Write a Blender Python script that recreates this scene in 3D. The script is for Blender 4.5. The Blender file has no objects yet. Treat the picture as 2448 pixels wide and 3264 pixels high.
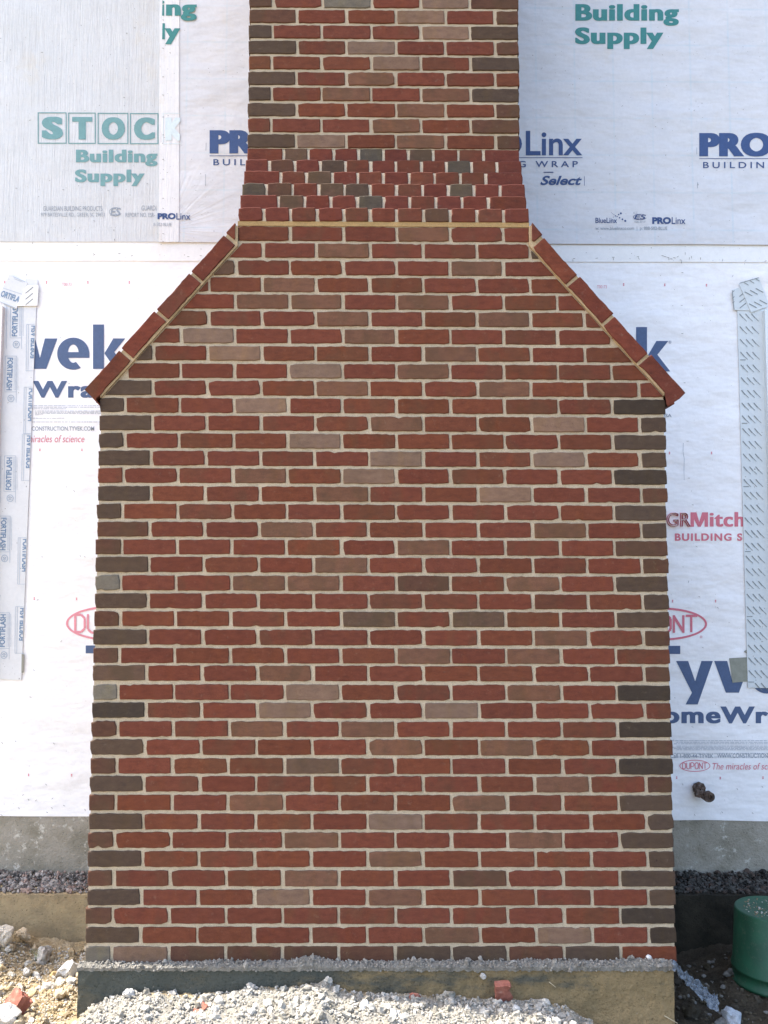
import bpy, bmesh, math, random
from mathutils import Vector, Matrix, noise
random.seed(7)
SC = bpy.context.scene
COL = SC.collection

# ------------------------------------------------------------------ camera
CX, CY, CZ = -.0172, -3.2951, 1.3815
yaw, pit, rol, F = .00667, .0736, .00302, 2830.0
cyw, syw, cp, sp = math.cos(yaw), math.sin(yaw), math.cos(pit), math.sin(pit)
FW = Vector((syw*cp, cyw*cp, sp)); R0 = Vector((cyw, -syw, 0)); U0 = R0.cross(FW)
RT = R0*math.cos(rol)+U0*math.sin(rol); UP = U0*math.cos(rol)-R0*math.sin(rol)
cam = bpy.data.cameras.new('camera'); cam.sensor_fit = 'HORIZONTAL'; cam.sensor_width = 36
cam.lens = F*36/2448; cam.clip_start = .05; cam.clip_end = 500
co = bpy.data.objects.new('camera', cam); COL.objects.link(co)
M = Matrix.Identity(4)
for i in range(3):
    M[i][0] = RT[i]; M[i][1] = UP[i]; M[i][2] = -FW[i]
M[0][3], M[1][3], M[2][3] = CX, CY, CZ
co.matrix_world = M
SC.camera = co

# ------------------------------------------------------------------ light
EL, PHI = math.radians(57), math.radians(5.5)     # sun from the left, a little behind the wall
SUN = Vector((-math.cos(PHI)*math.cos(EL), math.sin(PHI)*math.cos(EL), math.sin(EL)))
w = bpy.data.worlds.new('World'); SC.world = w; w.use_nodes = True
nt = w.node_tree; bg = nt.nodes['Background']
sky = nt.nodes.new('ShaderNodeTexSky'); sky.sky_type = 'NISHITA'; sky.sun_disc = False
sky.sun_elevation = EL; sky.sun_rotation = math.atan2(SUN.x, SUN.y) % (2*math.pi)
sky.air_density = 1.0; sky.dust_density = 3.0; sky.ozone_density = 1.0
nt.links.new(sky.outputs[0], bg.inputs[0]); bg.inputs[1].default_value = .15
sl = bpy.data.lights.new('sun', 'SUN'); sl.energy = 3.2; sl.angle = math.radians(.5); sl.color = (1, .95, .87)
so = bpy.data.objects.new('sun', sl); COL.objects.link(so)
so.rotation_euler = SUN.to_track_quat('Z', 'Y').to_euler()
SC.view_settings.view_transform = 'Standard'; SC.view_settings.look = 'None'
SC.view_settings.exposure = 2.02; SC.view_settings.gamma = 1

# ------------------------------------------------------------------ helpers
WY = .9                                            # plane of the house wall
def at(px, py, Y):
    """point of the vertical plane y = Y that the photograph shows at (px, py)"""
    d = FW + RT*((px-1224)/F) - UP*((py-1632)/F)
    t = (Y-CY)/d.y
    return Vector((CX+d.x*t, Y, CZ+d.z*t))

def mat(name, base=(.5,.5,.5), rough=.85, build=None, spec=.3):
    m = bpy.data.materials.new(name); m.use_nodes = True
    n = m.node_tree.nodes; l = m.node_tree.links; p = n['Principled BSDF']
    p.inputs['Base Color'].default_value = (*base, 1); p.inputs['Roughness'].default_value = rough
    p.inputs['Specular IOR Level'].default_value = spec
    if build: build(n, l, p)
    return m
def nz(n, l, scale, detail=4, rough=.55, vec=None, sc=(1,1,1)):
    t = n.new('ShaderNodeTexNoise'); t.inputs['Scale'].default_value = scale
    t.inputs['Detail'].default_value = detail; t.inputs['Roughness'].default_value = rough
    g = n.new('ShaderNodeNewGeometry'); mp = n.new('ShaderNodeMapping')
    mp.inputs['Scale'].default_value = sc
    l.new(g.outputs['Position'], mp.inputs[0]); l.new(mp.outputs[0], t.inputs['Vector'])
    return t.outputs['Fac']
def ramp(n, l, fac, stops):
    r = n.new('ShaderNodeValToRGB'); e = r.color_ramp.elements
    while len(e) < len(stops): e.new(.5)
    for k, (p, c) in zip(e, stops): k.position = p; k.color = (*c, 1) if len(c) == 3 else c
    l.new(fac, r.inputs[0]); return r.outputs[0]
def gray(a): return (a, a, a)
def mix(n, l, fac, a, b, mode='MIX'):
    m = n.new('ShaderNodeMix'); m.data_type = 'RGBA'; m.blend_type = mode
    for s, v in ((m.inputs[0], fac), (m.inputs[6], a), (m.inputs[7], b)):
        if isinstance(v, (int, float)): s.default_value = v
        elif isinstance(v, tuple): s.default_value = (*v, 1)
        else: l.new(v, s)
    return m.outputs[2]
def bump(n, l, p, h, dist, strength=1.0):
    b = n.new('ShaderNodeBump'); b.inputs['Distance'].default_value = dist; b.inputs['Strength'].default_value = strength
    l.new(h, b.inputs['Height']); l.new(b.outputs[0], p.inputs['Normal'])
def math_(n, l, op, a, b=None):
    m = n.new('ShaderNodeMath'); m.operation = op
    for s, v in ((m.inputs[0], a), (m.inputs[1], b)):
        if v is None: continue
        if isinstance(v, (int, float)): s.default_value = v
        else: l.new(v, s)
    return m.outputs[0]

def b_brick(n, l, p):
    a = n.new('ShaderNodeAttribute'); a.attribute_name = 'tint'
    f1 = nz(n, l, 26, 5, .6, sc=(1, 1, 2.2)); f2 = nz(n, l, 11, 3, .5, sc=(1, 1, .6)); f3 = nz(n, l, 420, 2, .7)
    c = mix(n, l, 1.0, a.outputs['Color'], ramp(n, l, f1, [(.3, (.78,.80,.84)), (.5, gray(1)), (.72, (1.16,1.2,1.2))]), 'MULTIPLY')
    c = mix(n, l, 1.0, c, ramp(n, l, f3, [(.3, gray(.84)), (.7, gray(1.15))]), 'MULTIPLY')
    flash = ramp(n, l, f2, [(.47, gray(0)), (.56, gray(1))])
    fm = math_(n, l, 'MULTIPLY', flash, a.outputs['Alpha'])
    c = mix(n, l, fm, c, (.075, .05, .028))
    c = mix(n, l, ramp(n, l, nz(n, l, 14, 4, .6, sc=(1.6,1,.5)), [(.5, gray(0)), (.68, gray(.25))]), c, mix(n, l, 1.0, c, (1.22,1.12,.62), 'MULTIPLY'))
    c = mix(n, l, ramp(n, l, nz(n, l, 95, 3, .6), [(.69, gray(0)), (.73, gray(.8))]), c, mix(n, l, 1.0, c, (.45,.45,.5), 'MULTIPLY'))
    dust = ramp(n, l, nz(n, l, 45, 6, .75), [(.58, gray(0)), (.78, gray(.3))])
    c = mix(n, l, dust, c, (.27, .22, .165))
    l.new(c, p.inputs['Base Color'])
    bump(n, l, p, nz(n, l, 260, 3, .7), .0016, .7)
def b_mortar(n, l, p):
    a = n.new('ShaderNodeAttribute'); a.attribute_name = 'tint'
    c = mix(n, l, 1.0, a.outputs['Color'], ramp(n, l, nz(n, l, 12, 6, .7), [(.3, (.8,.79,.76)), (.6, gray(1)), (.8, (1.1,1.1,1.12))]), 'MULTIPLY')
    c = mix(n, l, 1.0, c, ramp(n, l, nz(n, l, 330, 3, .7), [(.3, gray(.74)), (.7, gray(1.2))]), 'MULTIPLY')
    l.new(c, p.inputs['Base Color'])
    bump(n, l, p, nz(n, l, 260, 4, .7), .003, 1)
M_BRICK = mat('brick', rough=.9, build=b_brick, spec=.2)
M_MORT = mat('mortar', rough=.95, build=b_mortar, spec=.15)

def concrete(name, c1, c2, c3, splat=(.5,.5,.47), amt=.6, sc=7):
    def f(n, l, p):
        c = ramp(n, l, nz(n, l, sc, 6, .65), [(.34, c1), (.5, c2), (.66, c3)])
        s = ramp(n, l, nz(n, l, 20, 8, .8), [(.55, gray(0)), (.6, gray(amt))])
        g = ramp(n, l, nz(n, l, 5, 3, .6), [(.5, gray(0)), (.6, gray(1))])
        s2 = mix(n, l, 1.0, s, g, 'MULTIPLY')
        c = mix(n, l, s2, c, splat)
        c = mix(n, l, ramp(n, l, nz(n, l, 190, 2, .6), [(.7, gray(0)), (.76, gray(.8))]), c, splat)
        pit = ramp(n, l, nz(n, l, 150, 2, .6), [(.27, gray(.25)), (.34, gray(1))])
        c = mix(n, l, 1.0, c, pit, 'MULTIPLY')
        l.new(c, p.inputs['Base Color']); bump(n, l, p, math_(n, l, 'ADD', nz(n, l, 90, 5, .7), nz(n, l, 14, 4)), .008, .8)
    return mat(name, rough=.95, build=f, spec=.15)
M_FOUND = concrete('foundation concrete', (.235,.215,.165), (.31,.285,.23), (.36,.33,.275), (.56,.53,.46), .95)
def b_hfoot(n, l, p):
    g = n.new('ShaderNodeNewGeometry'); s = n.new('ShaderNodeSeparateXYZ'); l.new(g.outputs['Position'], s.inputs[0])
    dry = ramp(n, l, nz(n, l, 5, 6, .65), [(.34, (.19,.155,.10)), (.5, (.34,.26,.15)), (.66, (.44,.34,.19))])  # dry: footing colour outside the painted shade, not a moisture difference
    shade_tone = ramp(n, l, nz(n, l, 7, 6, .7), [(.35, (.016,.015,.012)), (.7, (.055,.048,.034))])  # deeper shade right of the chimney, painted into the footing colour
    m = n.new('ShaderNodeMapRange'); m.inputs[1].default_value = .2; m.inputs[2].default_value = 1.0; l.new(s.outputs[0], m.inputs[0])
    c = mix(n, l, m.outputs[0], dry, shade_tone)
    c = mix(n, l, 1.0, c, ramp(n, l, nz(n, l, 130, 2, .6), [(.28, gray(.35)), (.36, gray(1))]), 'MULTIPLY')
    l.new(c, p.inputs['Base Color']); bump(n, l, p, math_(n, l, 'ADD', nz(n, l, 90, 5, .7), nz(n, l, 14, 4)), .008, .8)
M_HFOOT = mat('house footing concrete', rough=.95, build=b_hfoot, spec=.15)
def b_cfoot(n, l, p):
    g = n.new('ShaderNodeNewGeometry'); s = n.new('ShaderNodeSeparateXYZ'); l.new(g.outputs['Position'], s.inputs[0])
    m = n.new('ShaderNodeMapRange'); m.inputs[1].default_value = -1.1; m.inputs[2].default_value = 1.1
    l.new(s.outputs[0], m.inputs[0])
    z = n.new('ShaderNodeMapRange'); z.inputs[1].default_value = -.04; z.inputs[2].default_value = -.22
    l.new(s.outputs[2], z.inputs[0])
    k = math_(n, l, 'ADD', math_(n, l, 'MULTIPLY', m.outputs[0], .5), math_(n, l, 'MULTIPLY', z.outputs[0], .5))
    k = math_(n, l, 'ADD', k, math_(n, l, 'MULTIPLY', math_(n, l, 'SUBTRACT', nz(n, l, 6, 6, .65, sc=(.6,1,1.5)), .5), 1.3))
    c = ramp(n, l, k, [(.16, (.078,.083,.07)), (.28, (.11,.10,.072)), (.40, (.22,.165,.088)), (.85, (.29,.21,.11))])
    c = mix(n, l, ramp(n, l, nz(n, l, 45, 7, .8), [(.62, gray(0)), (.7, gray(.75))]), c, (.26,.235,.19))
    c = mix(n, l, 1.0, c, ramp(n, l, nz(n, l, 130, 3, .7), [(.3, gray(.5)), (.45, gray(1))]), 'MULTIPLY')
    l.new(c, p.inputs['Base Color']); bump(n, l, p, math_(n, l, 'ADD', nz(n, l, 80, 5, .7), nz(n, l, 12, 4)), .01, .9)
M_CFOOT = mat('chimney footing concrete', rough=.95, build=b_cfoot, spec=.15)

def fabric(name, c1, c2, stain=(.62,.55,.42), st=.25, fibre=False, grid=False, wr=.006):
    def f(n, l, p):
        c = ramp(n, l, nz(n, l, 5, 5, .6), [(.3, c1), (.7, c2)])
        c = mix(n, l, 1.0, c, ramp(n, l, nz(n, l, 55, 5, .75), [(.3, gray(.95)), (.7, gray(1.03))]), 'MULTIPLY')
        s = ramp(n, l, nz(n, l, 3.1, 6, .68, sc=(1.3,1,.8)), [(.6, gray(0)), (.75, gray(st))])
        c = mix(n, l, s, c, stain)
        c = mix(n, l, ramp(n, l, nz(n, l, 100, 1, .4), [(.765, gray(0)), (.79, gray(.75))]), c, (.18,.17,.16))
        h = math_(n, l, 'ADD', nz(n, l, 4, 3, .5, sc=(1,1,2)), math_(n, l, 'MULTIPLY', nz(n, l, 90, 4, .7), .05))
        if fibre:
            v = nz(n, l, 130, 4, .75, sc=(1, 1, .03)); v2 = nz(n, l, 38, 3, .6, sc=(1, 1, .045))
            c = mix(n, l, 1.0, c, ramp(n, l, v, [(.3, (.90,.89,.89)), (.5, gray(1)), (.8, (1.02,1.02,1.01))]), 'MULTIPLY')
            c = mix(n, l, 1.0, c, ramp(n, l, v2, [(.35, (.965,.96,.96)), (.6, gray(1))]), 'MULTIPLY')
            h = math_(n, l, 'ADD', math_(n, l, 'MULTIPLY', v, .5), h)
        if grid:
            g = n.new('ShaderNodeNewGeometry'); s3 = n.new('ShaderNodeSeparateXYZ'); l.new(g.outputs['Position'], s3.inputs[0])
            for k, per, off in ((0, .19, .105), (2, .187, .02)):
                q = math_(n, l, 'ABSOLUTE', math_(n, l, 'SUBTRACT', math_(n, l, 'FRACT', math_(n, l, 'DIVIDE', math_(n, l, 'ADD', s3.outputs[k], off+per*50), per)), .5))
                ln = ramp(n, l, q, [(.0, gray(1)), (.018, gray(.6)), (.035, gray(0))])
                ln = mix(n, l, 1.0, ln, ramp(n, l, nz(n, l, 9, 4, .7), [(.4, gray(.1)), (.62, gray(.6))]), 'MULTIPLY')
                c = mix(n, l, ln, c, (.50,.60,.66))
        if grid:       # creases fanning out of the lower left corner of the sheet
            q0 = at(530, 735, WY)
            dx = math_(n, l, 'SUBTRACT', s3.outputs[0], q0.x); dz = math_(n, l, 'SUBTRACT', s3.outputs[2], q0.z)
            an = math_(n, l, 'ARCTAN2', dz, dx); rr = math_(n, l, 'SQRT', math_(n, l, 'ADD', math_(n, l, 'MULTIPLY', dx, dx), math_(n, l, 'MULTIPLY', dz, dz)))
            t = n.new('ShaderNodeTexNoise'); t.inputs['Scale'].default_value = 1; t.inputs['Detail'].default_value = 3
            cb_ = n.new('ShaderNodeCombineXYZ'); l.new(math_(n, l, 'MULTIPLY', an, 16), cb_.inputs[0]); l.new(math_(n, l, 'MULTIPLY', rr, 2.5), cb_.inputs[1]); l.new(cb_.outputs[0], t.inputs['Vector'])
            mr = n.new('ShaderNodeMapRange'); mr.inputs[1].default_value = .45; mr.inputs[2].default_value = .1; l.new(rr, mr.inputs[0])
            h = math_(n, l, 'ADD', h, math_(n, l, 'MULTIPLY', math_(n, l, 'MULTIPLY', t.outputs['Fac'], mr.outputs[0]), .25))
            c = mix(n, l, math_(n, l, 'MULTIPLY', mr.outputs[0], ramp(n, l, t.outputs['Fac'], [(.5, gray(0)), (.7, gray(.3))])), c, (.70,.62,.50))
        l.new(c, p.inputs['Base Color']); bump(n, l, p, h, wr, .9)
        p.inputs['Roughness'].default_value = .55
    return mat(name, build=f, spec=.35)
M_WRAP = fabric('white house wrap', (.82,.82,.83), (.87,.87,.875), st=.12, wr=.024)
M_SEAM = fabric('seam strip', (.78,.79,.79), (.83,.84,.84), st=.3)
M_WL = fabric('fibrous wrap', (.585,.61,.625), (.635,.655,.67), st=.35, fibre=True, wr=.010)
M_WR = fabric('thin wrap', (.60,.615,.645), (.665,.675,.70), st=.3, grid=True, wr=.02)
M_OVER = fabric('double wrap', (.72,.73,.74), (.77,.775,.79), st=.7, fibre=True)
M_FLASH = fabric('grey flashing tape', (.62,.64,.66), (.67,.69,.71), st=.1, wr=.004)
M_FLASHR = fabric('pale blue grey flashing tape', (.60,.65,.67), (.64,.69,.71), st=.05, wr=.004)

def ink(name, c, wear=.35):
    def f(n, l, p):
        k = ramp(n, l, nz(n, l, 60, 6, .8), [(.35, gray(1.12)), (.65, gray(.92))])
        cc = mix(n, l, 1.0, c, k, 'MULTIPLY')
        cc = mix(n, l, ramp(n, l, nz(n, l, 85, 6, .85), [(.66, gray(0)), (.72, gray(wear))]), cc, (.7,.72,.75))
        l.new(cc, p.inputs['Base Color'])
    return mat(name, rough=.6, build=f)
I_NAVY = ink('navy ink', (.045,.085,.21)); I_TEAL = ink('teal ink', (.05,.22,.215)); I_TEALF = ink('faded teal ink', (.15,.30,.31))
I_BLUE = ink('slate blue ink', (.075,.115,.215)); I_RED = ink('red ink', (.60,.17,.22)); I_REDL = ink('pale red ink', (.68,.27,.32))
I_GREY = ink('grey ink', (.27,.31,.36)); I_FINE = ink('fine print ink', (.42,.45,.5)); I_GHOST = ink('ghost ink', (.60,.70,.73), 0)
I_DARK = ink('staple metal', (.16,.16,.16), 0)
I_TAPE = ink('tape print ink', (.16,.25,.38)); I_TAPEF = ink('tape fine print', (.36,.43,.52)); I_MARK = ink('diagonal print ink', (.2,.23,.24))

def tag(o, label=None, cat=None, group=None, kind=None):
    for k, v in (('label', label), ('category', cat), ('group', group), ('kind', kind)):
        if v: o[k] = v
    return o
def empty(name, loc, *a, **k):
    o = bpy.data.objects.new(name, None); COL.objects.link(o); o.location = loc; o.empty_display_size = .1
    return tag(o, *a, **k)
def link(name, me, parent=None):
    o = bpy.data.objects.new(name, me); COL.objects.link(o)
    if parent is not None:
        o.parent = parent
        pw = Vector((0,0,0)); q = parent
        while q is not None: pw += q.location; q = q.parent
        o.location = -pw
    return o

class MB:
    def __init__(s): s.v = []; s.f = []; s.m = []; s.t = []
    def add(s, vs, fs, mi=0, tint=(1,1,1,0)):
        b = len(s.v); s.v += [tuple(p) for p in vs]; s.t += [tint]*len(vs)
        for f in fs: s.f.append([b+i for i in f]); s.m.append(mi)
    def box(s, x0, x1, y0, y1, z0, z1, mi=0, tint=(1,1,1,0)):
        s.add([(x0,y0,z0),(x1,y0,z0),(x1,y1,z0),(x0,y1,z0),(x0,y0,z1),(x1,y0,z1),(x1,y1,z1),(x0,y1,z1)],
              [(0,3,2,1),(4,5,6,7),(0,1,5,4),(1,2,6,5),(2,3,7,6),(3,0,4,7)], mi, tint)
    def prism(s, poly, y0, y1, mi=0, tint=(1,1,1,0)):   # poly in x,z seen from -y, counter-clockwise
        n = len(poly)
        s.add([(x,y0,z) for x,z in poly]+[(x,y1,z) for x,z in poly],
              [list(range(n)), list(range(2*n-1,n-1,-1))]+[(i,i+n,(i+1)%n+n,(i+1)%n) for i in range(n)], mi, tint)
    def mesh(s, name, mats):
        me = bpy.data.meshes.new(name); me.from_pydata(s.v, [], s.f)
        for m in mats: me.materials.append(m)
        me.polygons.foreach_set('material_index', s.m)
        a = me.color_attributes.new('tint', 'FLOAT_COLOR', 'POINT')
        a.data.foreach_set('color', [c for t in s.t for c in t])
        me.update()
        bm = bmesh.new(); bm.from_mesh(me); bmesh.ops.recalc_face_normals(bm, faces=bm.faces); bm.to_mesh(me); bm.free()
        return me
    def build(s, name, mats, parent=None):
        return link(name, s.mesh(name, mats if isinstance(mats, (list, tuple)) else [mats]), parent)

# ------------------------------------------------------------------ brick colours
TINT = {'R': (.156,.046,.0275), 'r': (.150,.0475,.028), 'T': (.235,.145,.100), 't': (.185,.088,.054), 'B': (.120,.056,.036),
        'D': (.082,.053,.037), 'K': (.052,.037,.027), 'G': (.19,.16,.122), 'g': (.135,.078,.051), 'N': (.085,.066,.048)}
def tint(c):
    r, g, b = TINT[c]; k = random.uniform(.90, 1.08); h = random.uniform(-.03, .04)
    f = {'D': .9, 'K': .9, 'N': .95, 'R': .84, 'r': .84}.get(c, .76); r, g, b = r*f, g*f, b*f
    if c in 'Rr' and random.random() < .3: g *= 1.06; b *= .95
    al = {'R': random.choice((0,0,0,.25)), 'r': .25, 'T': .15, 't': .3, 'B': .35, 'g': .5, 'D': .15}.get(c, .1)
    return (r*k*(1+h), g*k, b*k*(1-h), al)
TM = (.50,.415,.30,0)            # mortar
TMO = (.42,.28,.13,0)            # sand-stained mortar

def outline(u0, u1, v0, v1, j=.0011):
    rr = random.uniform(.0015, .0045) if random.random() < .8 else random.uniform(.004, .009)
    pts = []
    nu = max(3, int((u1-u0)/.016)); nv = max(2, int((v1-v0)/.014))
    def edge(a, b, n, fx):
        for i in range(n):
            t = i/n; pts.append(fx(a+(b-a)*t))
    ph = random.uniform(0, 99); aj = random.uniform(-.0013,.0013); bj = random.uniform(-.0013,.0013)
    J = lambda: random.uniform(-j, j)
    bow = random.uniform(-.0005, .0006)
    L_ = u1-u0
    edge(u0+rr*random.uniform(.5,1), u1-rr, nu, lambda u: (u+J()*.3, v0+J()-bow*math.sin((u-u0)/L_*math.pi)+aj*(u-u0)/L_))
    edge(v0+rr*random.uniform(.5,1), v1-rr, nv, lambda v: (u1+J()*.9, v))
    edge(u1-rr*random.uniform(.5,1), u0+rr, nu, lambda u: (u+J()*.3, v1+J()*1.3+bow*math.sin((u-u0)/L_*math.pi)+bj*(u-u0)/L_))
    edge(v1-rr*random.uniform(.5,1), v0+rr, nv, lambda v: (u0+J()*.9, v))
    if random.random() < .16:      # a chipped corner or arris
        k = random.randrange(len(pts)); cu, cv = (u0+u1)/2, (v0+v1)/2; d = math.hypot(pts[k][0]-cu, pts[k][1]-cv)
        q = random.uniform(.002, .0048); pts[k] = (pts[k][0]+(cu-pts[k][0])/d*q*.6, pts[k][1]+(cv-pts[k][1])/d*q*(1 if abs(pts[k][1]-cv) > .8*(v1-v0)/2 else .3)+(0 if abs(pts[k][1]-cv) < .8*(v1-v0)/2 else math.copysign(q*.6, cv-pts[k][1])))
    return pts
def clip(poly, a, b, c):         # keep a*u+b*v >= c
    out = []
    for i in range(len(poly)):
        p, q = poly[i], poly[(i+1)%len(poly)]
        dp, dq = a*p[0]+b*p[1]-c, a*q[0]+b*q[1]-c
        if dp >= 0: out.append(p)
        if (dp < 0) != (dq < 0):
            t = dp/(dp-dq); out.append((p[0]+(q[0]-p[0])*t, p[1]+(q[1]-p[1])*t))
    return out
def area(p): return abs(sum(p[i][0]*p[(i+1)%len(p)][1]-p[(i+1)%len(p)][0]*p[i][1] for i in range(len(p))))/2
FRONT = lambda y: (lambda u, v, w: (u, y+w, v))
LEFT = lambda x: (lambda u, v, w: (x+w, u, v))
RIGHT = lambda x: (lambda u, v, w: (x-w, u, v))
def brick(mb, poly, fr, depth, tn):
    if len(poly) < 3 or area(poly) < .00012: return
    n = len(poly); cu = sum(p[0] for p in poly)/n; cv = sum(p[1] for p in poly)/n
    off = random.uniform(-.0012, .0012); tu = random.uniform(-.004,.004); tv = random.uniform(-.006,.006)
    vs = []
    for ins, w in ((.0030, 0), (.0005, .0016), (0, .006), (0, depth)):
        for u, v in poly:
            d = math.hypot(u-cu, v-cv) or 1
            k = max(0, 1-ins/max(d*.4, .01))
            su = ins*(1 if u < cu else -1) if abs(u-cu) > .01 else 0
            sv = ins*(1 if v < cv else -1) if abs(v-cv) > .005 else 0
            ww = w+off+(tu*(u-cu)+tv*(v-cv) if w < depth else 0)
            vs.append(fr(u+su, v+sv, ww))
    fs = [list(range(n)), list(range(4*n-1, 3*n-1, -1))]
    for r in range(3):
        for i in range(n): fs.append((r*n+i, (r+1)*n+i, (r+1)*n+(i+1)%n, r*n+(i+1)%n))
    b_ = len(mb.v); mb.add(vs, fs, 0, tn)
    dk = (tn[0]*.84, tn[1]*.86, tn[2]*.9, tn[3])
    for q in range(b_+n, b_+3*n): mb.t[q] = dk

# ------------------------------------------------------------------ chimney
C = .0664; B = .2032; J = .0110; HL = -1.0617; HR = 1.0617; NB = 31
SX0 = HL+2.5*B; SX1 = HL+8*B-.0098; SY = .198
LOWER = {  # first letter: half brick on odd courses, last letter: half brick on even courses
1:'GTBBBBDDBDR',2:'DRRRRRtRTRK',3:'BRRRRrRRRRK',4:'DRRTRtRRRRD',5:'BRRRtRRBRRD',6:'DRRRRtRRRRD',7:'BRRRtRRRtRD',
8:'DRRrRTrRRRD',9:'BRRtRRRtRRD',10:'DrRrRRRRtRB',11:'BRrrgrRRRRK',12:'DRrRRtrtrRB',13:'BRRtRtRRRRK',14:'KrRTRRTRRRr',
15:'GRRRTRRRtRK',16:'gRRtRRRRRRB',17:'BRRRRRtRtRr',18:'DRRrRRRRtRB',19:'BRRrRgRgrRD',20:'DRRRRrRRrRD',21:'GRRttRBRtRD',
22:'DRRRtRRRrRB',23:'BRRRRRtRrRB',24:'BRRtRRRRtRD',25:'DRrRRRRRRRD',26:'DRrRtRRTRRB',27:'rRRtRTRrRRK',28:'DRRRRTRrTRD',
29:'DRRRTRRRRRD',30:'DRRRRtRrTRD',31:'DRRTRRrRrRK',32:'DRRRtRRtRrR',33:'rRRRTRtRRrR',34:'DRTRrRtRRrR',35:'rrTRRtRRrRD',
36:'RrRRtRrtRrR',37:'RRRttRtRrRR',38:'RRRtRrRRRRR',39:'RRgRRRRtRRR',40:'RRRRtRRRDRR',41:'RRRRRRtRRRR'}
# slope of the shoulders: from (HL, 31C) to (SX0, ~41.3C)
ZS0 = NB*C+.004
TH = .056                        # thickness of a coping brick
def sline(p, q, sgn):
    a, b = at(*p, 0), at(*q, 0); d = Vector((b.x-a.x, b.z-a.z)).normalized(); nn = Vector((sgn*abs(d.y), -abs(d.x)))
    return Vector((a.x, a.z)), d, nn
SLL = sline((268.2,1241.8), (716.4,745.8), 1); SLR = sline((2185.5,1252.5), (1733,752), -1)
def slope_clip(poly, m):
    for a, d, nn in (SLL, SLR): poly = clip(poly, nn.x, nn.y, a.dot(nn)+m)
    return poly
def slope_z(SL, x, m):           # height of the line m inside the outer edge
    a, d, nn = SL; p = a+nn*m; return p.y+d.y/d.x*(x-p.x)
chim = empty('chimney', (0, .4, 0), 'tall red brick chimney with sloping shoulders and a narrower stack', 'chimney')
body = MB()
for n in range(1, 42):
    z0, z1 = (n-1)*C+.004, n*C-.0110+.004
    row = LOWER[n]; odd = n % 2
    x = HL
    jz = random.uniform(-.0012, .0012)
    for i, ch in enumerate(row):
        half = (i == 0 and odd) or (i == 10 and not odd)
        ln = B/2-J if half else B-J
        if half and i == 0: ln = B/2-J
        j0 = random.uniform(-.0018, .0018) if i else 0; j1 = random.uniform(-.0018, .0018) if i < 10 else 0
        end = i in (0, 10)
        xs0, xs1 = x+j0, x+ln+j1
        if i == 10: xs1 = HR+random.uniform(-.003, .003)
        if i == 0: xs0 = HL+random.uniform(-.003, .003)
        poly = outline(xs0, xs1, z0+jz, z1+jz)
        if n == 41:
            if x+ln < SX0+.02 or x > SX1-.02: x += ln+J; continue
            poly = clip(clip(poly, 1, 0, SX0), -1, 0, -SX1)
        elif n > NB: poly = slope_clip(poly, TH+.017)
        dep = .02
        if end and n <= NB: dep = B-J if half else B/2-J
        brick(body, poly, FRONT(0), dep, tint(ch))
        if end and n <= NB:          # the bricks along the side wall
            y = dep+J; fr = LEFT(HL) if i == 0 else RIGHT(HR)
            while y < .86:
                y1 = min(y+B-J, .9)
                brick(body, outline(y, y1, z0, z1), fr, .02, tint(random.choice('RRrtBDg')))
                y += B
        x += ln+J
e = .005
ZB0 = -.008
body.prism([(HL+e, ZB0), (HR-e, ZB0), (HR-e, slope_z(SLR, HR-e, TH)), (SX1-.004, slope_z(SLR, SX1-.004, TH)), (SX1-.004, 41*C), (SX0+.004, 41*C), (SX0+.004, slope_z(SLL, SX0+.004, TH)), (HL+e, slope_z(SLL, HL+e, TH))], e, .9, 1, TM)
body.build('lower_brickwork', [M_BRICK, M_MORT], chim)

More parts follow.
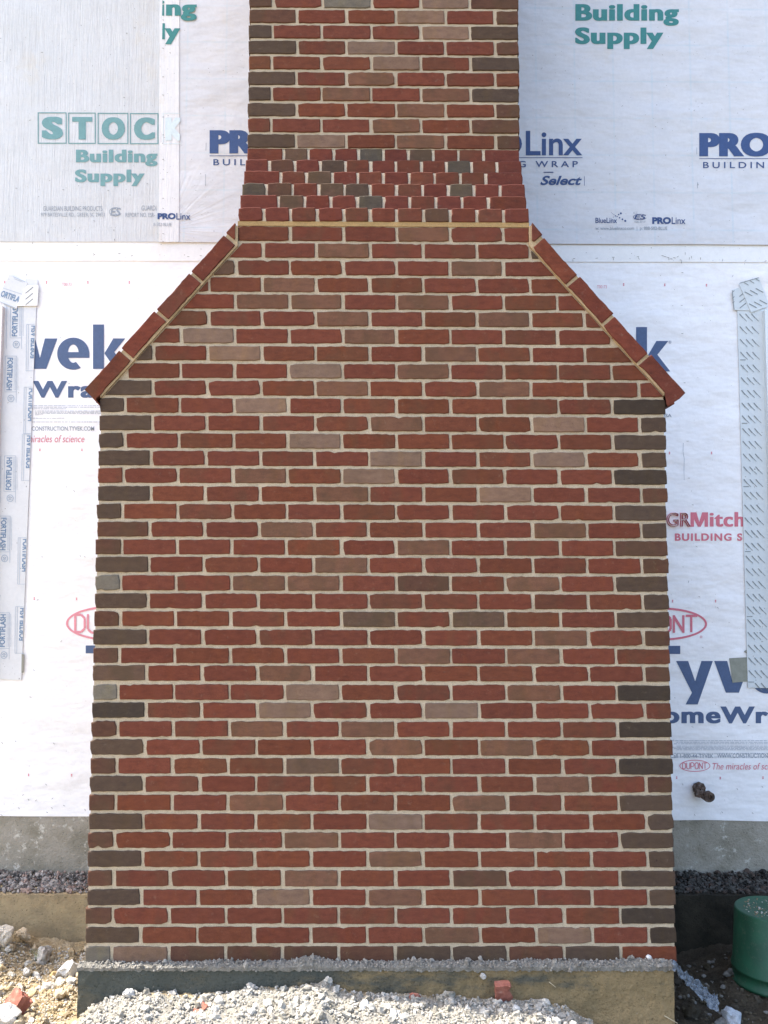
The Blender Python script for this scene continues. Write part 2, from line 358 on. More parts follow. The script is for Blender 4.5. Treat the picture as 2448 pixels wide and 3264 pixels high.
# sloping brick-on-edge copings
def coping(side):
    mb = MB(); s = side
    if s < 0:
        Q = [(268.2,1241.8), (383,1113), (497,990), (607,868), (716.4,745.8), (749,709)]
    else:
        Q = [(2185.5,1252.5), (2068,1130), (1958.5,1002.8), (1842.6,879.4), (1733,752), (1697,709)]
    PY = -.014
    P = [at(a, b, PY) for a, b in Q]; P = [(p.x, p.z) for p in P]
    d = Vector((P[4][0]-P[0][0], P[4][1]-P[0][1])).normalized()
    nn = Vector((-d.y*s, d.x*s))                # towards the chimney
    if nn.x*s > 0: nn = -nn
    th = TH
    SL = SLL if s < 0 else SLR; ex = SX0 if s < 0 else SX1; hx = (HL if s < 0 else HR)
    O_ = Vector(P[0])
    core = [O_+d*.02+nn*.006, Vector(P[4])+d*.004+nn*.006, Vector(P[5])-Vector((0,.008)), Vector((ex, P[5][1]-.012)), Vector((ex, slope_z(SL, ex, th+.013))), Vector((hx-s*.004, slope_z(SL, hx-s*.004, th+.013))), Vector((hx-s*.004, slope_z(SL, hx-s*.004, th+.003)))]
    core = [tuple(v) for v in core]
    if s < 0: core = core[::-1]
    mb.prism(core, -.007, .9, 1, (.46,.345,.21,0))
    for k in range(5):
        p, q = Vector(P[k]), Vector(P[k+1])
        if k < 4:
            a = p+d*(.0 if k == 0 else .006); b = q-d*.006
            L_ = (b-a).length
            pts = []
            m = 10
            for i in range(m+1): pts.append(a+d*(L_*i/m)-nn*random.uniform(-.001, .0012))
            for i in range(3): pts.append(b+nn*(th*(i+1)/3)+d*random.uniform(-.001,.001))
            for i in range(1, m+1): pts.append(a+d*(L_*(1-i/m))+nn*(th+random.uniform(-.001,.0015)))
            if k == 0:
                pts.append(a+nn*(th+.003)-d*.004); 
                pts.append(at(*((317,1294) if s < 0 else (2128,1295)), PY).xz)
                pts.append(a+nn*.03-d*.002)
            else: pts.append(a+nn*th*.5)
        else:
            ex = (SX0-.010 if s < 0 else SX1+.010)
            a = p+d*.008
            pts = [a, q, Vector((ex, q.y-.004)), Vector((ex, a.y-.022)), a+nn*(.04)]
        pts = [(v[0], v[1]) for v in pts]
        y = PY
        r = 0
        while y < .85:
            t = tint('R'); t = (t[0]*1.0, t[1]*.92, t[2]*.95, t[3])
            brick(mb, pts, FRONT(y), .196, t); y += .206
    mb.build('shoulder_coping', [M_BRICK, M_MORT], chim)
coping(-1); coping(1)

# racked courses stepping back to the stack, then the stack
RACK = ['RRrRrRrBRrR', 'R>gRRNRrRRR<', 'NBRgDRrRNRR', 'R>rgRrRrrrR<', 'RBRDrRrRNrR', 'R>gRRNRgRrR<']
rk = MB(); st = SY/5
zt = 41*C
rk.prism([(SX0-.002, zt-.006), (SX1+.002, zt-.006), (SX1+.002, zt+.012), (SX0-.002, zt+.012)], .001, .88, 1, TMO)
for k, row in enumerate(RACK):
    y = st*k; z0 = zt+k*C+(.012 if k == 0 else .0); z1 = zt+(k+1)*C-.0005
    letters = row.replace('>', '').replace('<', ''); offs = '>' in row
    n_ = len(letters); hb = B/2
    x = SX0
    for i, ch in enumerate(letters):
        ln = hb-J
        if offs and i in (0, n_-1): ln = B*.75-J
        x0 = x+(random.uniform(-.0015,.0015) if i else 0); x1 = x+ln+random.uniform(-.0015,.0015)
        if i == n_-1: x1 = SX1+random.uniform(-.002,.002)
        dep = .185 if i in (0, n_-1) else .1
        tq = tint(ch)
        if ch == 'R': tq = (tq[0]*.92, tq[1]*.86, tq[2]*.95, 0)
        brick(rk, outline(x0, x1, z0, z1, .0008), FRONT(y-(.003 if k == 0 else 0)), dep, tq)
        if i in (0, n_-1):
            yy = y+dep+J; fr = LEFT(SX0) if i == 0 else RIGHT(SX1)
            while yy < .86:
                brick(rk, outline(yy, min(yy+B-J, .9), z0, z1), fr, .02, tint(random.choice('RRRr'))); yy += B
        x += ln+J
    rk.box(SX0+e, SX1-e, y+.006, .9, zt+k*C+(.0125 if k == 0 else -.001), zt+(k+1)*C-.004, 1, (TM[0]*1.35, TM[1]*1.38, TM[2]*1.45, 0))
rk.build('stepped_courses', [M_BRICK, M_MORT], chim)

STACK = ['DTRtRB', 'rRRtRB', 'DRRtRB', 'DrtRtD', 'DRtRrr', 'rRRTrD', 'DrTRRB', 'DRRRTD', 'BRRTRB', 'BRGRTB']
sk = MB(); zt = 47*C
for k in range(52):
    row = STACK[k] if k < len(STACK) else [random.choice('DB')]+[random.choice('RRRRtTr') for _ in range(4)]+['B']
    hf = k % 2                                   # half brick on the left on every second course
    z0, z1 = zt+k*C+.003, zt+(k+1)*C-.0078
    x = SX0
    for i, ch in enumerate(row):
        half = (i == 0 and hf) or (i == 5 and not hf)
        ln = (B/2 if half else B)-J
        x0 = x+(random.uniform(-.002,.002) if i else random.uniform(-.0025,.001)); x1 = x+ln+random.uniform(-.002,.002)
        if i == 5: x1 = SX1+random.uniform(-.001,.002)
        end = i in (0, 5); dep = (B-J if half else B/2-J) if end else .02
        brick(sk, outline(x0, x1, z0, z1), FRONT(SY), dep, tint(ch))
        if end:
            yy = SY+dep+J; fr = LEFT(SX0) if i == 0 else RIGHT(SX1)
            while yy < .86:
                brick(sk, outline(yy, min(yy+B-J, .9), z0, z1), fr, .02, tint(random.choice('RRrBD'))); yy += B
        x += ln+J
sk.box(SX0+e, SX1-e, SY+e, .9, zt-.003, zt+52*C, 1, TM)
sk.build('stack', [M_BRICK, M_MORT], chim)

# footing and the mortar dropped on it
FY, FZ = -.034, -.002; FX0, FX1 = at(248, 3130, FY).x, at(2149, 3150, FY).x
ft = MB()
def face_grid(mb, fn, nu, nv, mi=0, tn=(1,1,1,0)):
    vs = [fn(i/nu, j/nv) for j in range(nv+1) for i in range(nu+1)]
    fs = [(j*(nu+1)+i, j*(nu+1)+i+1, (j+1)*(nu+1)+i+1, (j+1)*(nu+1)+i) for j in range(nv) for i in range(nu)]
    mb.add(vs, fs, mi, tn)
def N(x, y, z, s=1.0): return noise.noise(Vector((x*s, y*s, z*s)))
face_grid(ft, lambda a, b: (FX0+(FX1-FX0)*a, FY+.006*N(a*30, b*6, 1)+.003*N(a*90, b*18, 4)+(.02*(1-min(1, b*8))**2 if 0 else 0), -.62+((.62+FZ)*b)+.003*N(a*25,b*9,3)), 300, 60)
ft.box(FX0+.001, FX1-.001, FY+.008, .9, -.62, FZ-.003)
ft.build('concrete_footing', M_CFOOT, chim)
def b_drop(n, l, p):
    c = ramp(n, l, nz(n, l, 30, 6, .7), [(.3, (.15,.142,.12)), (.5, (.23,.215,.185)), (.7, (.31,.29,.25))])
    c = mix(n, l, 1.0, c, ramp(n, l, nz(n, l, 230, 3, .7), [(.3, gray(.7)), (.6, gray(1.1))]), 'MULTIPLY')
    l.new(c, p.inputs['Base Color']); bump(n, l, p, nz(n, l, 170, 5, .75), .008, 1)
M_DROP = mat('dry mortar droppings', rough=1, build=b_drop, spec=.1)
dr = MB()
def ridge(a, b):
    x = FX0-.004+(FX1-FX0+.008)*a; y = FY-.008+.048*b
    h = .009+.007*N(x, 0, 3, 5)+.008*abs(N(x, 3, 5, 38))+.006*abs(N(x, y*3, 5, 90))
    for cx, wd, hh in ((-.25, .06, .018), (.12,.05,.008), (.55,.06,.008), (.92,.09,.012)): h += hh*math.exp(-((x-cx)/wd)**2)
    if x < -.70: h *= .72
    z = FZ+h*math.sin(min(1, b*2.2)*math.pi/2)**.6+.004*N(x, y, 2, 120)
    if b < .04: z = FZ-.007+.007*N(x, 1, 9, 60)-.006*max(0, N(x,5,1,25)); y = FY-.004
    return (x, y+.004*N(x, b, 7, 60), z)
face_grid(dr, ridge, 620, 16)
dr.build('mortar_droppings', M_DROP, chim)

# ------------------------------------------------------------------ house
house = empty('house', (0, 3.5, .2), 'house under construction wrapped in white sheets behind the chimney', 'house')
WX0, WX1, WZT, ZB = -7.0, 6.0, 5.9, .226
hs = MB(); hs.box(WX0, WX1, WY+.004, 7, ZB+.08, WZT); hs.build('sheathing', mat('sheathing board', (.35,.25,.15)), house)
fd = MB()
face_grid(fd, lambda a, b: (WX0+(WX1-WX0)*a, WY+.004+.003*N(a*60, b*3, 1), -.7+(.7+ZB+.078)*b), 400, 24)
fd.box(WX0+.002, WX1-.002, WY+.014, 7.0, -.7, ZB+.075); fd.build('foundation_wall', M_FOUND, house)
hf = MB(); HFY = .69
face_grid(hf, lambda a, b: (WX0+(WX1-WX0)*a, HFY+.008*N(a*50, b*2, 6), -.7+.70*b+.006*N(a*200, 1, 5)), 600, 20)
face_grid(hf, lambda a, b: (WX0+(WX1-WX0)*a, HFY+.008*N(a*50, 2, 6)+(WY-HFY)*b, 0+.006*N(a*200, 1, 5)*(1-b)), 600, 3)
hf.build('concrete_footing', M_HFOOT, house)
rf = MB(); rf.add([(WX0-.1,WY,WZT),(WX1+.1,WY,WZT),(WX1+.1,4,WZT+1.2),(WX0-.1,4,WZT+1.2),(WX1+.1,7.1,WZT),(WX0-.1,7.1,WZT)],
                  [(0,1,2,3),(3,2,4,5),(0,3,5),(1,4,2)]); rf.build('roof', mat('shingles', (.08,.08,.08)), house)

def sheet(name, quad, Y, m, parent=house, thick=.003, wav=0, lab=None):
    """quad: four photo points tl,tr,br,bl on the plane y=Y"""
    c = [at(a, b, Y) for a, b in quad]
    mb = MB(); nu = 60 if wav else 1
    vs = []
    for i in range(nu+1):
        t = i/nu
        top = c[0].lerp(c[1], t); bot = c[3].lerp(c[2], t)
        bz = wav*(N(bot.x, 0, 1, 2.2)+.4*N(bot.x, 0, 1, 9))
        vs.append(((top.x, Y, top.z), (bot.x, Y, bot.z+bz)))
    for i in range(nu):
        (a0, a1), (b0, b1) = vs[i], vs[i+1]
        q = [a1, b1, b0, a0]
        mb.add(q+[(x, y+thick, z) for x, y, z in q], [(0,1,2,3), (7,6,5,4), (0,4,5,1), (2,6,7,3)]+([(0,3,7,4)] if i == 0 else [])+([(1,5,6,2)] if i == nu-1 else []))
    o = mb.build(name, m, parent)
    if lab: o['label'] = lab
    return o
YL, YS, YUL, YUR, YOV = WY, WY-.004, WY-.008, WY-.012, WY-.015
lower = sheet('house_wrap', [(-3300,300),(5400,300),(5400,2636),(-3300,2580)], YL, M_WRAP, wav=.006, lab='bright white lower wrap sheet with blue and red print')
seam = sheet('seam_strip', [(-3300,740),(5400,740),(5400,842),(-3300,824)], YS, M_SEAM, wav=.002)
upl = sheet('house_wrap', [(-3300,-2200),(527,-2200),(527,771),(-3300,765)], YUL, M_WL, wav=.001, lab='pale fibrous upper wrap sheet with faded teal print')
upr = sheet('house_wrap', [(515,-2200),(5400,-2200),(5400,792),(515,772)], YUR, M_WR, wav=.002, lab='greyish upper wrap sheet with navy and teal print')
ovl = sheet('overlap_strip', [(516,-2200),(577,-2200),(570,771),(506,772)], YOV, M_OVER)

# printing ---------------------------------------------------------------
def glyphs(s, bold=.0, shear=0, spacing=1.0, outl=0.0):
    cu = bpy.data.curves.new('t', 'FONT'); cu.body = s; cu.size = 1; cu.offset = bold; cu.shear = shear
    cu.space_character = spacing; cu.resolution_u = 5
    if outl: cu.fill_mode = 'NONE'; cu.bevel_depth = outl; cu.bevel_resolution = 0
    o = bpy.data.objects.new('t', cu); COL.objects.link(o)
    dg = bpy.context.evaluated_depsgraph_get(); me = bpy.data.meshes.new_from_object(o.evaluated_get(dg))
    vs = [v.co.copy() for v in me.vertices]; fs = [tuple(p.vertices) for p in me.polygons]
    bpy.data.objects.remove(o); bpy.data.curves.remove(cu); bpy.data.meshes.remove(me)
    return vs, fs
def place(name, vs, fs, box, Y, m, parent, rot=0, cx0=None, cx1=None, lab=None, flat=True, cz=None):
    """fit the ink of (vs, fs) to the photo box x0,y0,x1,y1 on plane Y"""
    if not vs: return
    ax, bx = min(v.x for v in vs), max(v.x for v in vs); ay, by = min(v.y for v in vs), max(v.y for v in vs)
    x0, y0, x1, y1 = box
    tl, br = at(x0, y0, Y), at(x1, y1, Y)
    tr, bl = at(x1, y0, Y), at(x0, y1, Y)
    out = []
    cx, cyy = (x0+x1)/2, (y0+y1)/2
    for v in vs:
        u, t = (v.x-ax)/max(bx-ax, 1e-6), (v.y-ay)/max(by-ay, 1e-6)
        if rot:
            p = at(cx, cyy, Y)
            W_, H_ = abs(at(x1, cyy, Y).x-at(x0, cyy, Y).x), abs(tl.z-bl.z)
            if abs(abs(rot)-90) < 30: W_, H_ = abs(tl.z-bl.z), abs(at(x1, cyy, Y).x-at(x0, cyy, Y).x)
            a, b = (u-.5)*W_, (t-.5)*H_; r = math.radians(rot)
            out.append((p.x+a*math.cos(r)-b*math.sin(r), Y, p.z+a*math.sin(r)+b*math.cos(r)))
        else:
            p = bl.lerp(br, u).lerp(tl.lerp(tr, u), t); out.append((p.x, Y-v.z, p.z))
    me = bpy.data.meshes.new(name); me.from_pydata(out, [], fs)
    bm = bmesh.new(); bm.from_mesh(me)
    for cxx, sgn in ((cx0, -1), (cx1, 1)):
        if cxx is not None:
            q = at(cxx, (y0+y1)/2, Y)
            bmesh.ops.bisect_plane(bm, geom=bm.verts[:]+bm.edges[:]+bm.faces[:], plane_co=q, plane_no=(sgn, 0, 0), clear_outer=True)
    if cz is not None:
        q = at((x0+x1)/2, cz, Y)
        bmesh.ops.bisect_plane(bm, geom=bm.verts[:]+bm.edges[:]+bm.faces[:], plane_co=q, plane_no=(0, 0, -1), clear_outer=True)
    if len(bm.faces) == 0: bm.free(); bpy.data.meshes.remove(me); return
    bm.normal_update()
    for f in bm.faces:
        if f.normal.y > 0: f.normal_flip()
    bm.to_mesh(me); bm.free(); me.materials.append(m)
    return link(name, me, parent)
def text(s, box, Y, m, parent, bold=0, shear=0, spacing=1, outl=0, name='printed_text', **k):
    vs, fs = glyphs(s, bold, shear, spacing, outl)
    return place(name, vs, fs, box, Y, m, parent, **k)
def heavy(s, box, Y, m, parent, bold=.03, hb=.025, n_=2, shear=0, spacing=1.1, **k):
    """extra heavy lettering: the same outline laid side by side"""
    vs, fs = glyphs(s, bold, shear, spacing)
    V = []; Fc = []
    for i in range(-n_, n_+1):
        b = len(V); V += [Vector((v.x+hb*i/n_, v.y, (i+n_)*1e-5)) for v in vs]; Fc += [tuple(q+b for q in f) for f in fs]
    return place('printed_text', V, Fc, box, Y, m, parent, **k)
def polys(pl, box, Y, m, parent, name='printed_mark', **k):
    """list of polygons (photo-like coordinates, y up)"""
    vs = []; fs = []
    for i, p in enumerate(pl):
        b = len(vs); vs += [Vector((x, y, i*1e-5)) for x, y in p]; fs.append(tuple(range(b, b+len(p))))
    return place(name, vs, fs, box, Y, m, parent, **k)
def pxpoly(name, quads, Y, m, parent):
    mb = MB()
    for i, q in enumerate(quads): mb.add([at(a, b, Y-(i%60)*1e-5) for a, b in q], [list(range(len(q)))])
    return mb.build(name, m, parent)
def rect(x0, y0, x1, y1): return [(x0,y1),(x1,y1),(x1,y0),(x0,y0)]
def bar(x0, y0, x1, y1, w):
    dx, dy = x1-x0, y1-y0; L_ = math.hypot(dx, dy) or 1; nx, ny = -dy/L_*w/2, dx/L_*w/2
    return [(x0+nx,y0+ny),(x1+nx,y1+ny),(x1-nx,y1-ny),(x0-nx,y0-ny)]
# heavy slab glyphs drawn as polygons in a unit box (x right, y up)
def arc(cx, cy, rx, ry, a0, a1, n=18): return [(cx+rx*math.cos(math.radians(a0+(a1-a0)*i/n)), cy+ry*math.sin(math.radians(a0+(a1-a0)*i/n))) for i in range(n+1)]
def ringpoly(cx, cy, rx, ry, ix, iy, a0, a1, n=24):
    o = arc(cx, cy, rx, ry, a0, a1, n); i_ = arc(cx, cy, ix, iy, a0, a1, n)
    return [[o[k], o[k+1], i_[k+1], i_[k]] for k in range(n)]
def G_v(x, w, h=1.0, t=.36): return [[(x, h), (x+w*t, h), (x+w*.5, h*.36), (x+w*.5, 0), (x+w*.32, 0)], [(x+w*.5, h*.36), (x+w*(1-t), h), (x+w, h), (x+w*.68, 0), (x+w*.5, 0)]]
def G_k(x, w, asc): return [[(x,0),(x+w*.34,0),(x+w*.34,asc),(x,asc)], [(x+w*.36,.52),(x+w*.63,1),(x+w*1.0,1),(x+w*.66,.55),(x+w*.36,.5)], [(x+w*.36,.5),(x+w*.66,.55),(x+w*1.06,0),(x+w*.68,0)]]
def G_e(x, w):
    cx, cy = x+w/2, .5; r = []
    r += ringpoly(cx, cy, w/2, .53, w*.17, .30, 0, 298, 30)
    r.append([(x+w*.32, .36), (x+w, .36), (x+w, .55), (x+w*.32, .55)])
    return r
def tyvek_polys():
    P = []
    P += [[(0,1.22),(1.15,1.22),(1.15,1.48),(0,1.48)], [(.4,0),(.76,0),(.76,1.23),(.4,1.23)]]                     # T
    P += [[(1.02,1),(1.40,1),(1.62,.36),(1.52,.0)],[(1.62,.36),(1.82,1),(2.18,1),(1.70,-.37),(1.32,-.37),(1.52,.0)]] # y
    P += G_v(2.22, 1.15)
    P += G_e(3.36, 1.06)
    P += G_k(4.54, 1.06, 1.46)
    return P
def tyvek(x0, ybase, u, parent, m, cx0=None, cx1=None):
    P = tyvek_polys(); X0, X1 = 0, 4.54+1.06*1.06
    y_ = [q[1] for p in P for q in p]
    polys(P, (x0+X0*u, ybase-max(y_)*u, x0+X1*u, ybase-min(y_)*u), YL-.0015, m, parent, 'printed_logo', cx0=cx0, cx1=cx1)
UY = 97.
# upper row of the big word: right hand ends at x=405 and 2138
tyvek(405-5.66*UY, 1176, UY, lower, I_BLUE); tyvek(2136-5.66*UY, 1184, UY, lower, I_BLUE)
tyvek(273, 2201, UY, lower, I_BLUE); tyvek(2048+4, 2208, 101, lower, I_BLUE)
text('®', (2131,1086,2140,1095), YL-.0015, I_BLUE, lower)
HB = .030
for x0, yb in ((405-5.66*UY-8, 1270), (2040, 2308)):
    heavy('HomeWrap', (x0, yb-56, x0+505, yb+14), YL-.0015, I_BLUE, lower, bold=.025, hb=.02, spacing=1.12)
for dx, dy in ((0, 0), (2040, 1068)):            # unreadable fine print under the logo
    q = []
    for y, xa, xb in ((1293,98,320),(1298,98,320),(1303,98,210),(1310,112,325),(1314,112,325),(1318,112,325),(1322,112,136),(1333,104,205),(1345,98,325)):
        if dy: xa, xb = 100+ (y % 3)*8, 420
        x = xa
        while x < xb:
            ww = random.uniform(3, 16); q.append(rect(x+dx, y+dy-1.1+(1-.0)*0, min(x+ww, xb)+dx, y+dy+1.0)); x += ww+random.uniform(1.2, 3)
    pxpoly('fine_print', q, YL-.0015, I_FINE, lower)
text('.CONSTRUCTION.TYVEK.COM', (98,1359,300,1373), YL-.0015, I_GREY, lower, bold=.012)
text('The miracles of science', (44,1387,269,1410), YL-.0015, I_RED, lower, shear=.22, cx0=97)
text('USA', (2108,1319,2141,1330), YL-.0015, I_GREY, lower, bold=.02)
text('Call 1-800-44-TYVEK', (2137,2403,2274,2416), YL-.0015, I_GREY, lower, bold=.012)
text('WWW.CONSTRUCTION.TYVEK.COM', (2286,2402,2530,2416), YL-.0015, I_GREY, lower, bold=.012)
text('The miracles of science', (2271,2432,2497,2453), YL-.0015, I_RED, lower, shear=.22)
def oval(x0, y0, x1, y1, sw, m, tb):
    cx, cy, rx, ry = (x0+x1)/2, (y0+y1)/2, (x1-x0)/2, (y1-y0)/2
    a = arc(cx, cy, rx, ry, 0, 360, 64); b = arc(cx, cy, rx-sw, ry-sw, 0, 360, 64)
    o = pxpoly('printed_oval', [[a[k], b[k], b[k+1], a[k+1]] for k in range(64)], YL-.0015, m, lower)
    # condensed letters drawn as strokes: D U P O N T
    q = []; lw = rx*2*.80/6.3; t = sw*1.05; X = cx-rx*.80; H_ = ry*1.06
    for i, ch in enumerate('DUPONT'):
        u0 = X+i*lw*1.07; u1 = u0+lw*.80
        arc_h = H_*(.93 if i in (0, 5) else 1.0)*.5*2
        t0, t1 = cy-arc_h/2, cy+arc_h/2
        r_ = min(t*2.0, lw*.3)
        if ch in 'DO':
            q += [bar(u0, t0+(r_ if ch == 'O' else 0), u0, t1-(r_ if ch == 'O' else 0), t), bar(u1, t0+r_, u1, t1-r_, t)]
            q += [bar(u0+(r_ if ch == 'O' else -t/2), t0, u1-r_, t0, t), bar(u0+(r_ if ch == 'O' else -t/2), t1, u1-r_, t1, t), bar(u1-r_, t0, u1, t0+r_, t), bar(u1-r_, t1, u1, t1-r_, t)]
            if ch == 'O': q += [bar(u0+r_, t0, u0, t0+r_, t), bar(u0+r_, t1, u0, t1-r_, t)]
        elif ch == 'U': q += [bar(u0, t0, u0, t1-r_, t), bar(u1, t0, u1, t1-r_, t), bar(u0+r_, t1, u1-r_, t1, t), bar(u0, t1-r_, u0+r_, t1, t), bar(u1, t1-r_, u1-r_, t1, t)]
        elif ch == 'P': q += [bar(u0, t0, u0, t1, t), bar(u0, t0, u1-r_, t0, t), bar(u0, cy+t, u1-r_, cy+t, t), bar(u1, t0+r_, u1, cy+t-r_, t), bar(u1-r_, t0, u1, t0+r_, t), bar(u1-r_, cy+t, u1, cy+t-r_, t)]
        elif ch == 'N': q += [bar(u0, t0, u0, t1, t), bar(u1, t0, u1, t1, t), bar(u0, t0+t*.6, u1, t1-t*.6, t*1.2)]
        elif ch == 'T': q += [bar(u0-t*.4, t0, u1+t*.6, t0, t), bar((u0+u1)/2, t0, (u0+u1)/2, t1, t)]
    pxpoly('printed_logo', q, YL-.0018, m, lower)
oval(210, 1931, 507, 2043, 7, I_REDL, 0); oval(1957, 1936, 2254, 2042, 7, I_RED, 0); oval(2166, 2422, 2264, 2460, 2.2, I_RED, 0)
text('®', (2231,2026,2239,2034), YL-.0015, I_RED, lower)
text('GR', (2124,1634,2200,1679), YL-.0015, I_RED, lower, outl=.012)
polys([[(0,0),(.2,0),(.2,1),(0,1)],[(.8,0),(1,0),(1,1),(.8,1)],[(.2,.52),(.42,0),(.5,.34),(.34,1),(.2,1)],[(.5,.34),(.42,0),(.58,0)],[(.5,.34),(.58,0),(.8,.52),(.8,1),(.66,1)]], (2201,1633,2257,1679), YL-.0015, I_RED, lower, 'printed_text')
heavy('itch', (2262,1632,2373,1679), YL-.0015, I_RED, lower, bold=.012, hb=.03, spacing=1.1, cx1=2372)
heavy('BUILDING S', (2151,1700,2366,1724), YL-.0015, I_RED, lower, bold=.025, hb=.015, spacing=1.2)
for x0, y0 in ((197,901),(1903,909)): text('T00173', (x0,y0,x0+31,y0+10), YL-.0015, I_REDL, lower)
for x, y in ((15,899),(148,900),(280,900),(412,900),(1988,907),(2119,908),(2252,909),(2385,910),(127,1434),(261,1434),(2134,1444),(2268,1444),
             (109,1908),(244,1909),(2144,1916),(2281,1916),(91,2470),(228,2471),(2157,2479),(2296,2480),(2432,2479)):
    pxpoly('printed_tick', [rect(x-2, y-4, x+2, y-.6), rect(x-2, y+.6, x+2, y+4)], YL-.0015, I_RED, lower)

# upper sheets
TL, TR_ = YUL-.0015, YUR-.0015
for k, (x0, ch) in enumerate(((120,'S'),(217,'T'),(311,'O'),(414,'C'))):
    x1 = (212, 305, 409, 505)[k]; y0, y1 = 358+k*.8, 458+k*.5
    fr = [rect(x0,y0,x1,y0+3.2), rect(x0,y1-3.2,x1,y1), rect(x0,y0+3,x0+3.2,y1-3), rect(x1-3.2,y0+3,x1,y1-3)]
    pxpoly('printed_frame', fr, TL, I_TEALF, upl)
    heavy(ch, (x0+13,y0+14,x1-11,y1-14), TL, I_TEALF, upl, bold=.035, hb=.05, n_=3)
pxpoly('printed_frame', [rect(519,360,576,362), rect(519,457,576,459), rect(519,362,521,457)], YOV-.0015, I_GHOST, ovl)
heavy('K', (527,375,590,448), YOV-.0015, I_GHOST, ovl, bold=.035, hb=.04, cx1=574)
heavy('Building', (242,477,502,530), TL, I_TEALF, upl); heavy('Supply', (239,540,461,593), TL, I_TEALF, upl)
text('GUARDIAN BUILDING PRODUCTS', (138,657,326,672), TL, I_GREY, upl); text('979 BATESVILLE RD., GREER, SC 29651', (130,678,333,692), TL, I_GREY, upl)
text('GUARDIAN BUILDING', (451,655,580,671), TL, I_GREY, upl, cx1=500); text('REPORT NO. ESR-', (400,678,494,692), TL, I_GREY, upl)
def es(x0, y0, x1, y1, Y, m, parent):
    cx, cy, rx, ry = (x0+x1)/2, (y0+y1)/2, (x1-x0)/2, (y1-y0)/2
    a = arc(cx, cy, rx, ry*.9, 20, 330, 40); b = arc(cx, cy, rx*.92, ry*.78, 20, 330, 40)
    pxpoly('printed_oval', [[a[k], b[k], b[k+1], a[k+1]] for k in range(40)], Y, m, parent)
    text('ES', (x0+3, y0+3, x1-3, y1-3), Y-.0003, m, parent, bold=.02, shear=.2)
es(348, 659, 388, 691, TL, I_GREY, upl)
heavy('ing', (503,1,627,66), YOV-.0018, I_TEAL, ovl, cx0=517); heavy('ly', (508,74,575,141), YOV-.0018, I_TEAL, ovl, cx0=517)
heavy('Building', (1834,13,2164,82), TR_, I_TEAL, upr); heavy('Supply', (1833,87,2115,156), TR_, I_TEAL, upr)
for x0, dy in ((668, -6), (1432, 0), (2229, 3)):
    heavy('PRO', (x0, 420+dy-(6 if x0 == 668 else 0)+(6 if x0==668 else 0), x0+232, 496+dy), TR_, I_NAVY, upr, bold=.035, hb=.04, spacing=1.08)
    text('Linx', (x0+244, 417+dy, x0+424, 495+dy), TR_, I_NAVY, upr, bold=.018)
    pxpoly('printed_rule', [rect(x0, 501.5+dy, x0+425, 503.5+dy)], TR_, I_NAVY, upr)
    text('BUILDING WRAP', (x0+12, 513+dy, x0+410, 533+dy), TR_, I_NAVY, upr, bold=.012, spacing=1.5)
text('Select', (1722,560,1855,590), TR_, I_NAVY, upr, bold=.03, shear=.3); pxpoly('printed_mark', [rect(1862,562,1863.5,592), bar(1733,549,1764,549,3)], TR_, I_NAVY, upr)
text('BlueLinx', (1898,694,1967,711), TR_, I_NAVY, upr, bold=.015)
dots = []
for x, y, r in ((1949,678,1.0),(1953,681,1.1),(1957,684,1.3),(1962,687,1.6),(1967,690,2.0),(1975,694,2.4),(1984,699,2.8),(1993,704,3.4),(1979,680,3.2),(1972,684,2.4),(1961,689,1.6),(1955,692,1.3),(1949,696,1.0)):
    dots.append(arc(x, y, r, r, 360, 0, 10)[:-1])
pxpoly('printed_mark', dots, TR_, I_NAVY, upr)
es(2018, 681, 2062, 702, TR_, I_NAVY, upr); text('ICC', (2019,675,2032,682), TR_, I_GREY, upr); text('ESR-3719', (2023,704,2057,710), TR_, I_GREY, upr)
text('PRO', (2079,692,2139,714), TR_, I_NAVY, upr, bold=.06); text('Linx', (2141,692,2185,714), TR_, I_NAVY, upr, bold=.01)
text('w: www.bluelinxco.com  |  p: 888-502-BLUE', (1898,722,2127,736), TR_, I_GREY, upr, bold=.008)
text('PRO', (502,679,560,699), YOV-.0018, I_NAVY, ovl, bold=.06); text('Linx', (562,679,607,700), YOV-.0018, I_NAVY, ovl, bold=.01)
text('8-502-BLUE', (489,710,547,721), YOV-.0018, I_GREY, ovl)

# flashing tapes, their print and the windows ------------------------------
YT = WY-.006
tl_ = sheet('flashing_tape', [(14,930),(117,935),(68,2168),(-35,2164)], YT, M_FLASH, lab='grey flashing tape printed in blue beside the left window')
cpn = sheet('tape_corner', [(30,875),(88,902),(52,985),(-12,958)], YT-.005, M_FLASH, thick=.002)
cpm = sheet('tape_corner', [(82,889),(121,891),(115,975),(80,975)], YT-.0025, M_FLASH, thick=.002)
cpd = sheet('tape_corner', [(86,909),(123,909),(119,974),(52,975)], YT-.008, M_SEAM, thick=.002)
pxpoly('printed_mark', [bar(81,935,106,914,2.5), bar(81,954,105,934,2.5), bar(81,972,105,952,2.5)], YT-.0095, I_MARK, cpd)
text('ORTIFLA', (2,935,64,955), YT-.0065, I_TAPE, cpn, bold=.03, rot=-20)
pxpoly('fine_print', [bar(10,918,70,938,1.5), bar(42,882,80,898,1.5), bar(44,888,72,899,1.2), bar(0,962,50,982,1.5)], YT-.0065, I_TAPEF, cpn)
def tapex(y): return 117-(y-935)*.0397
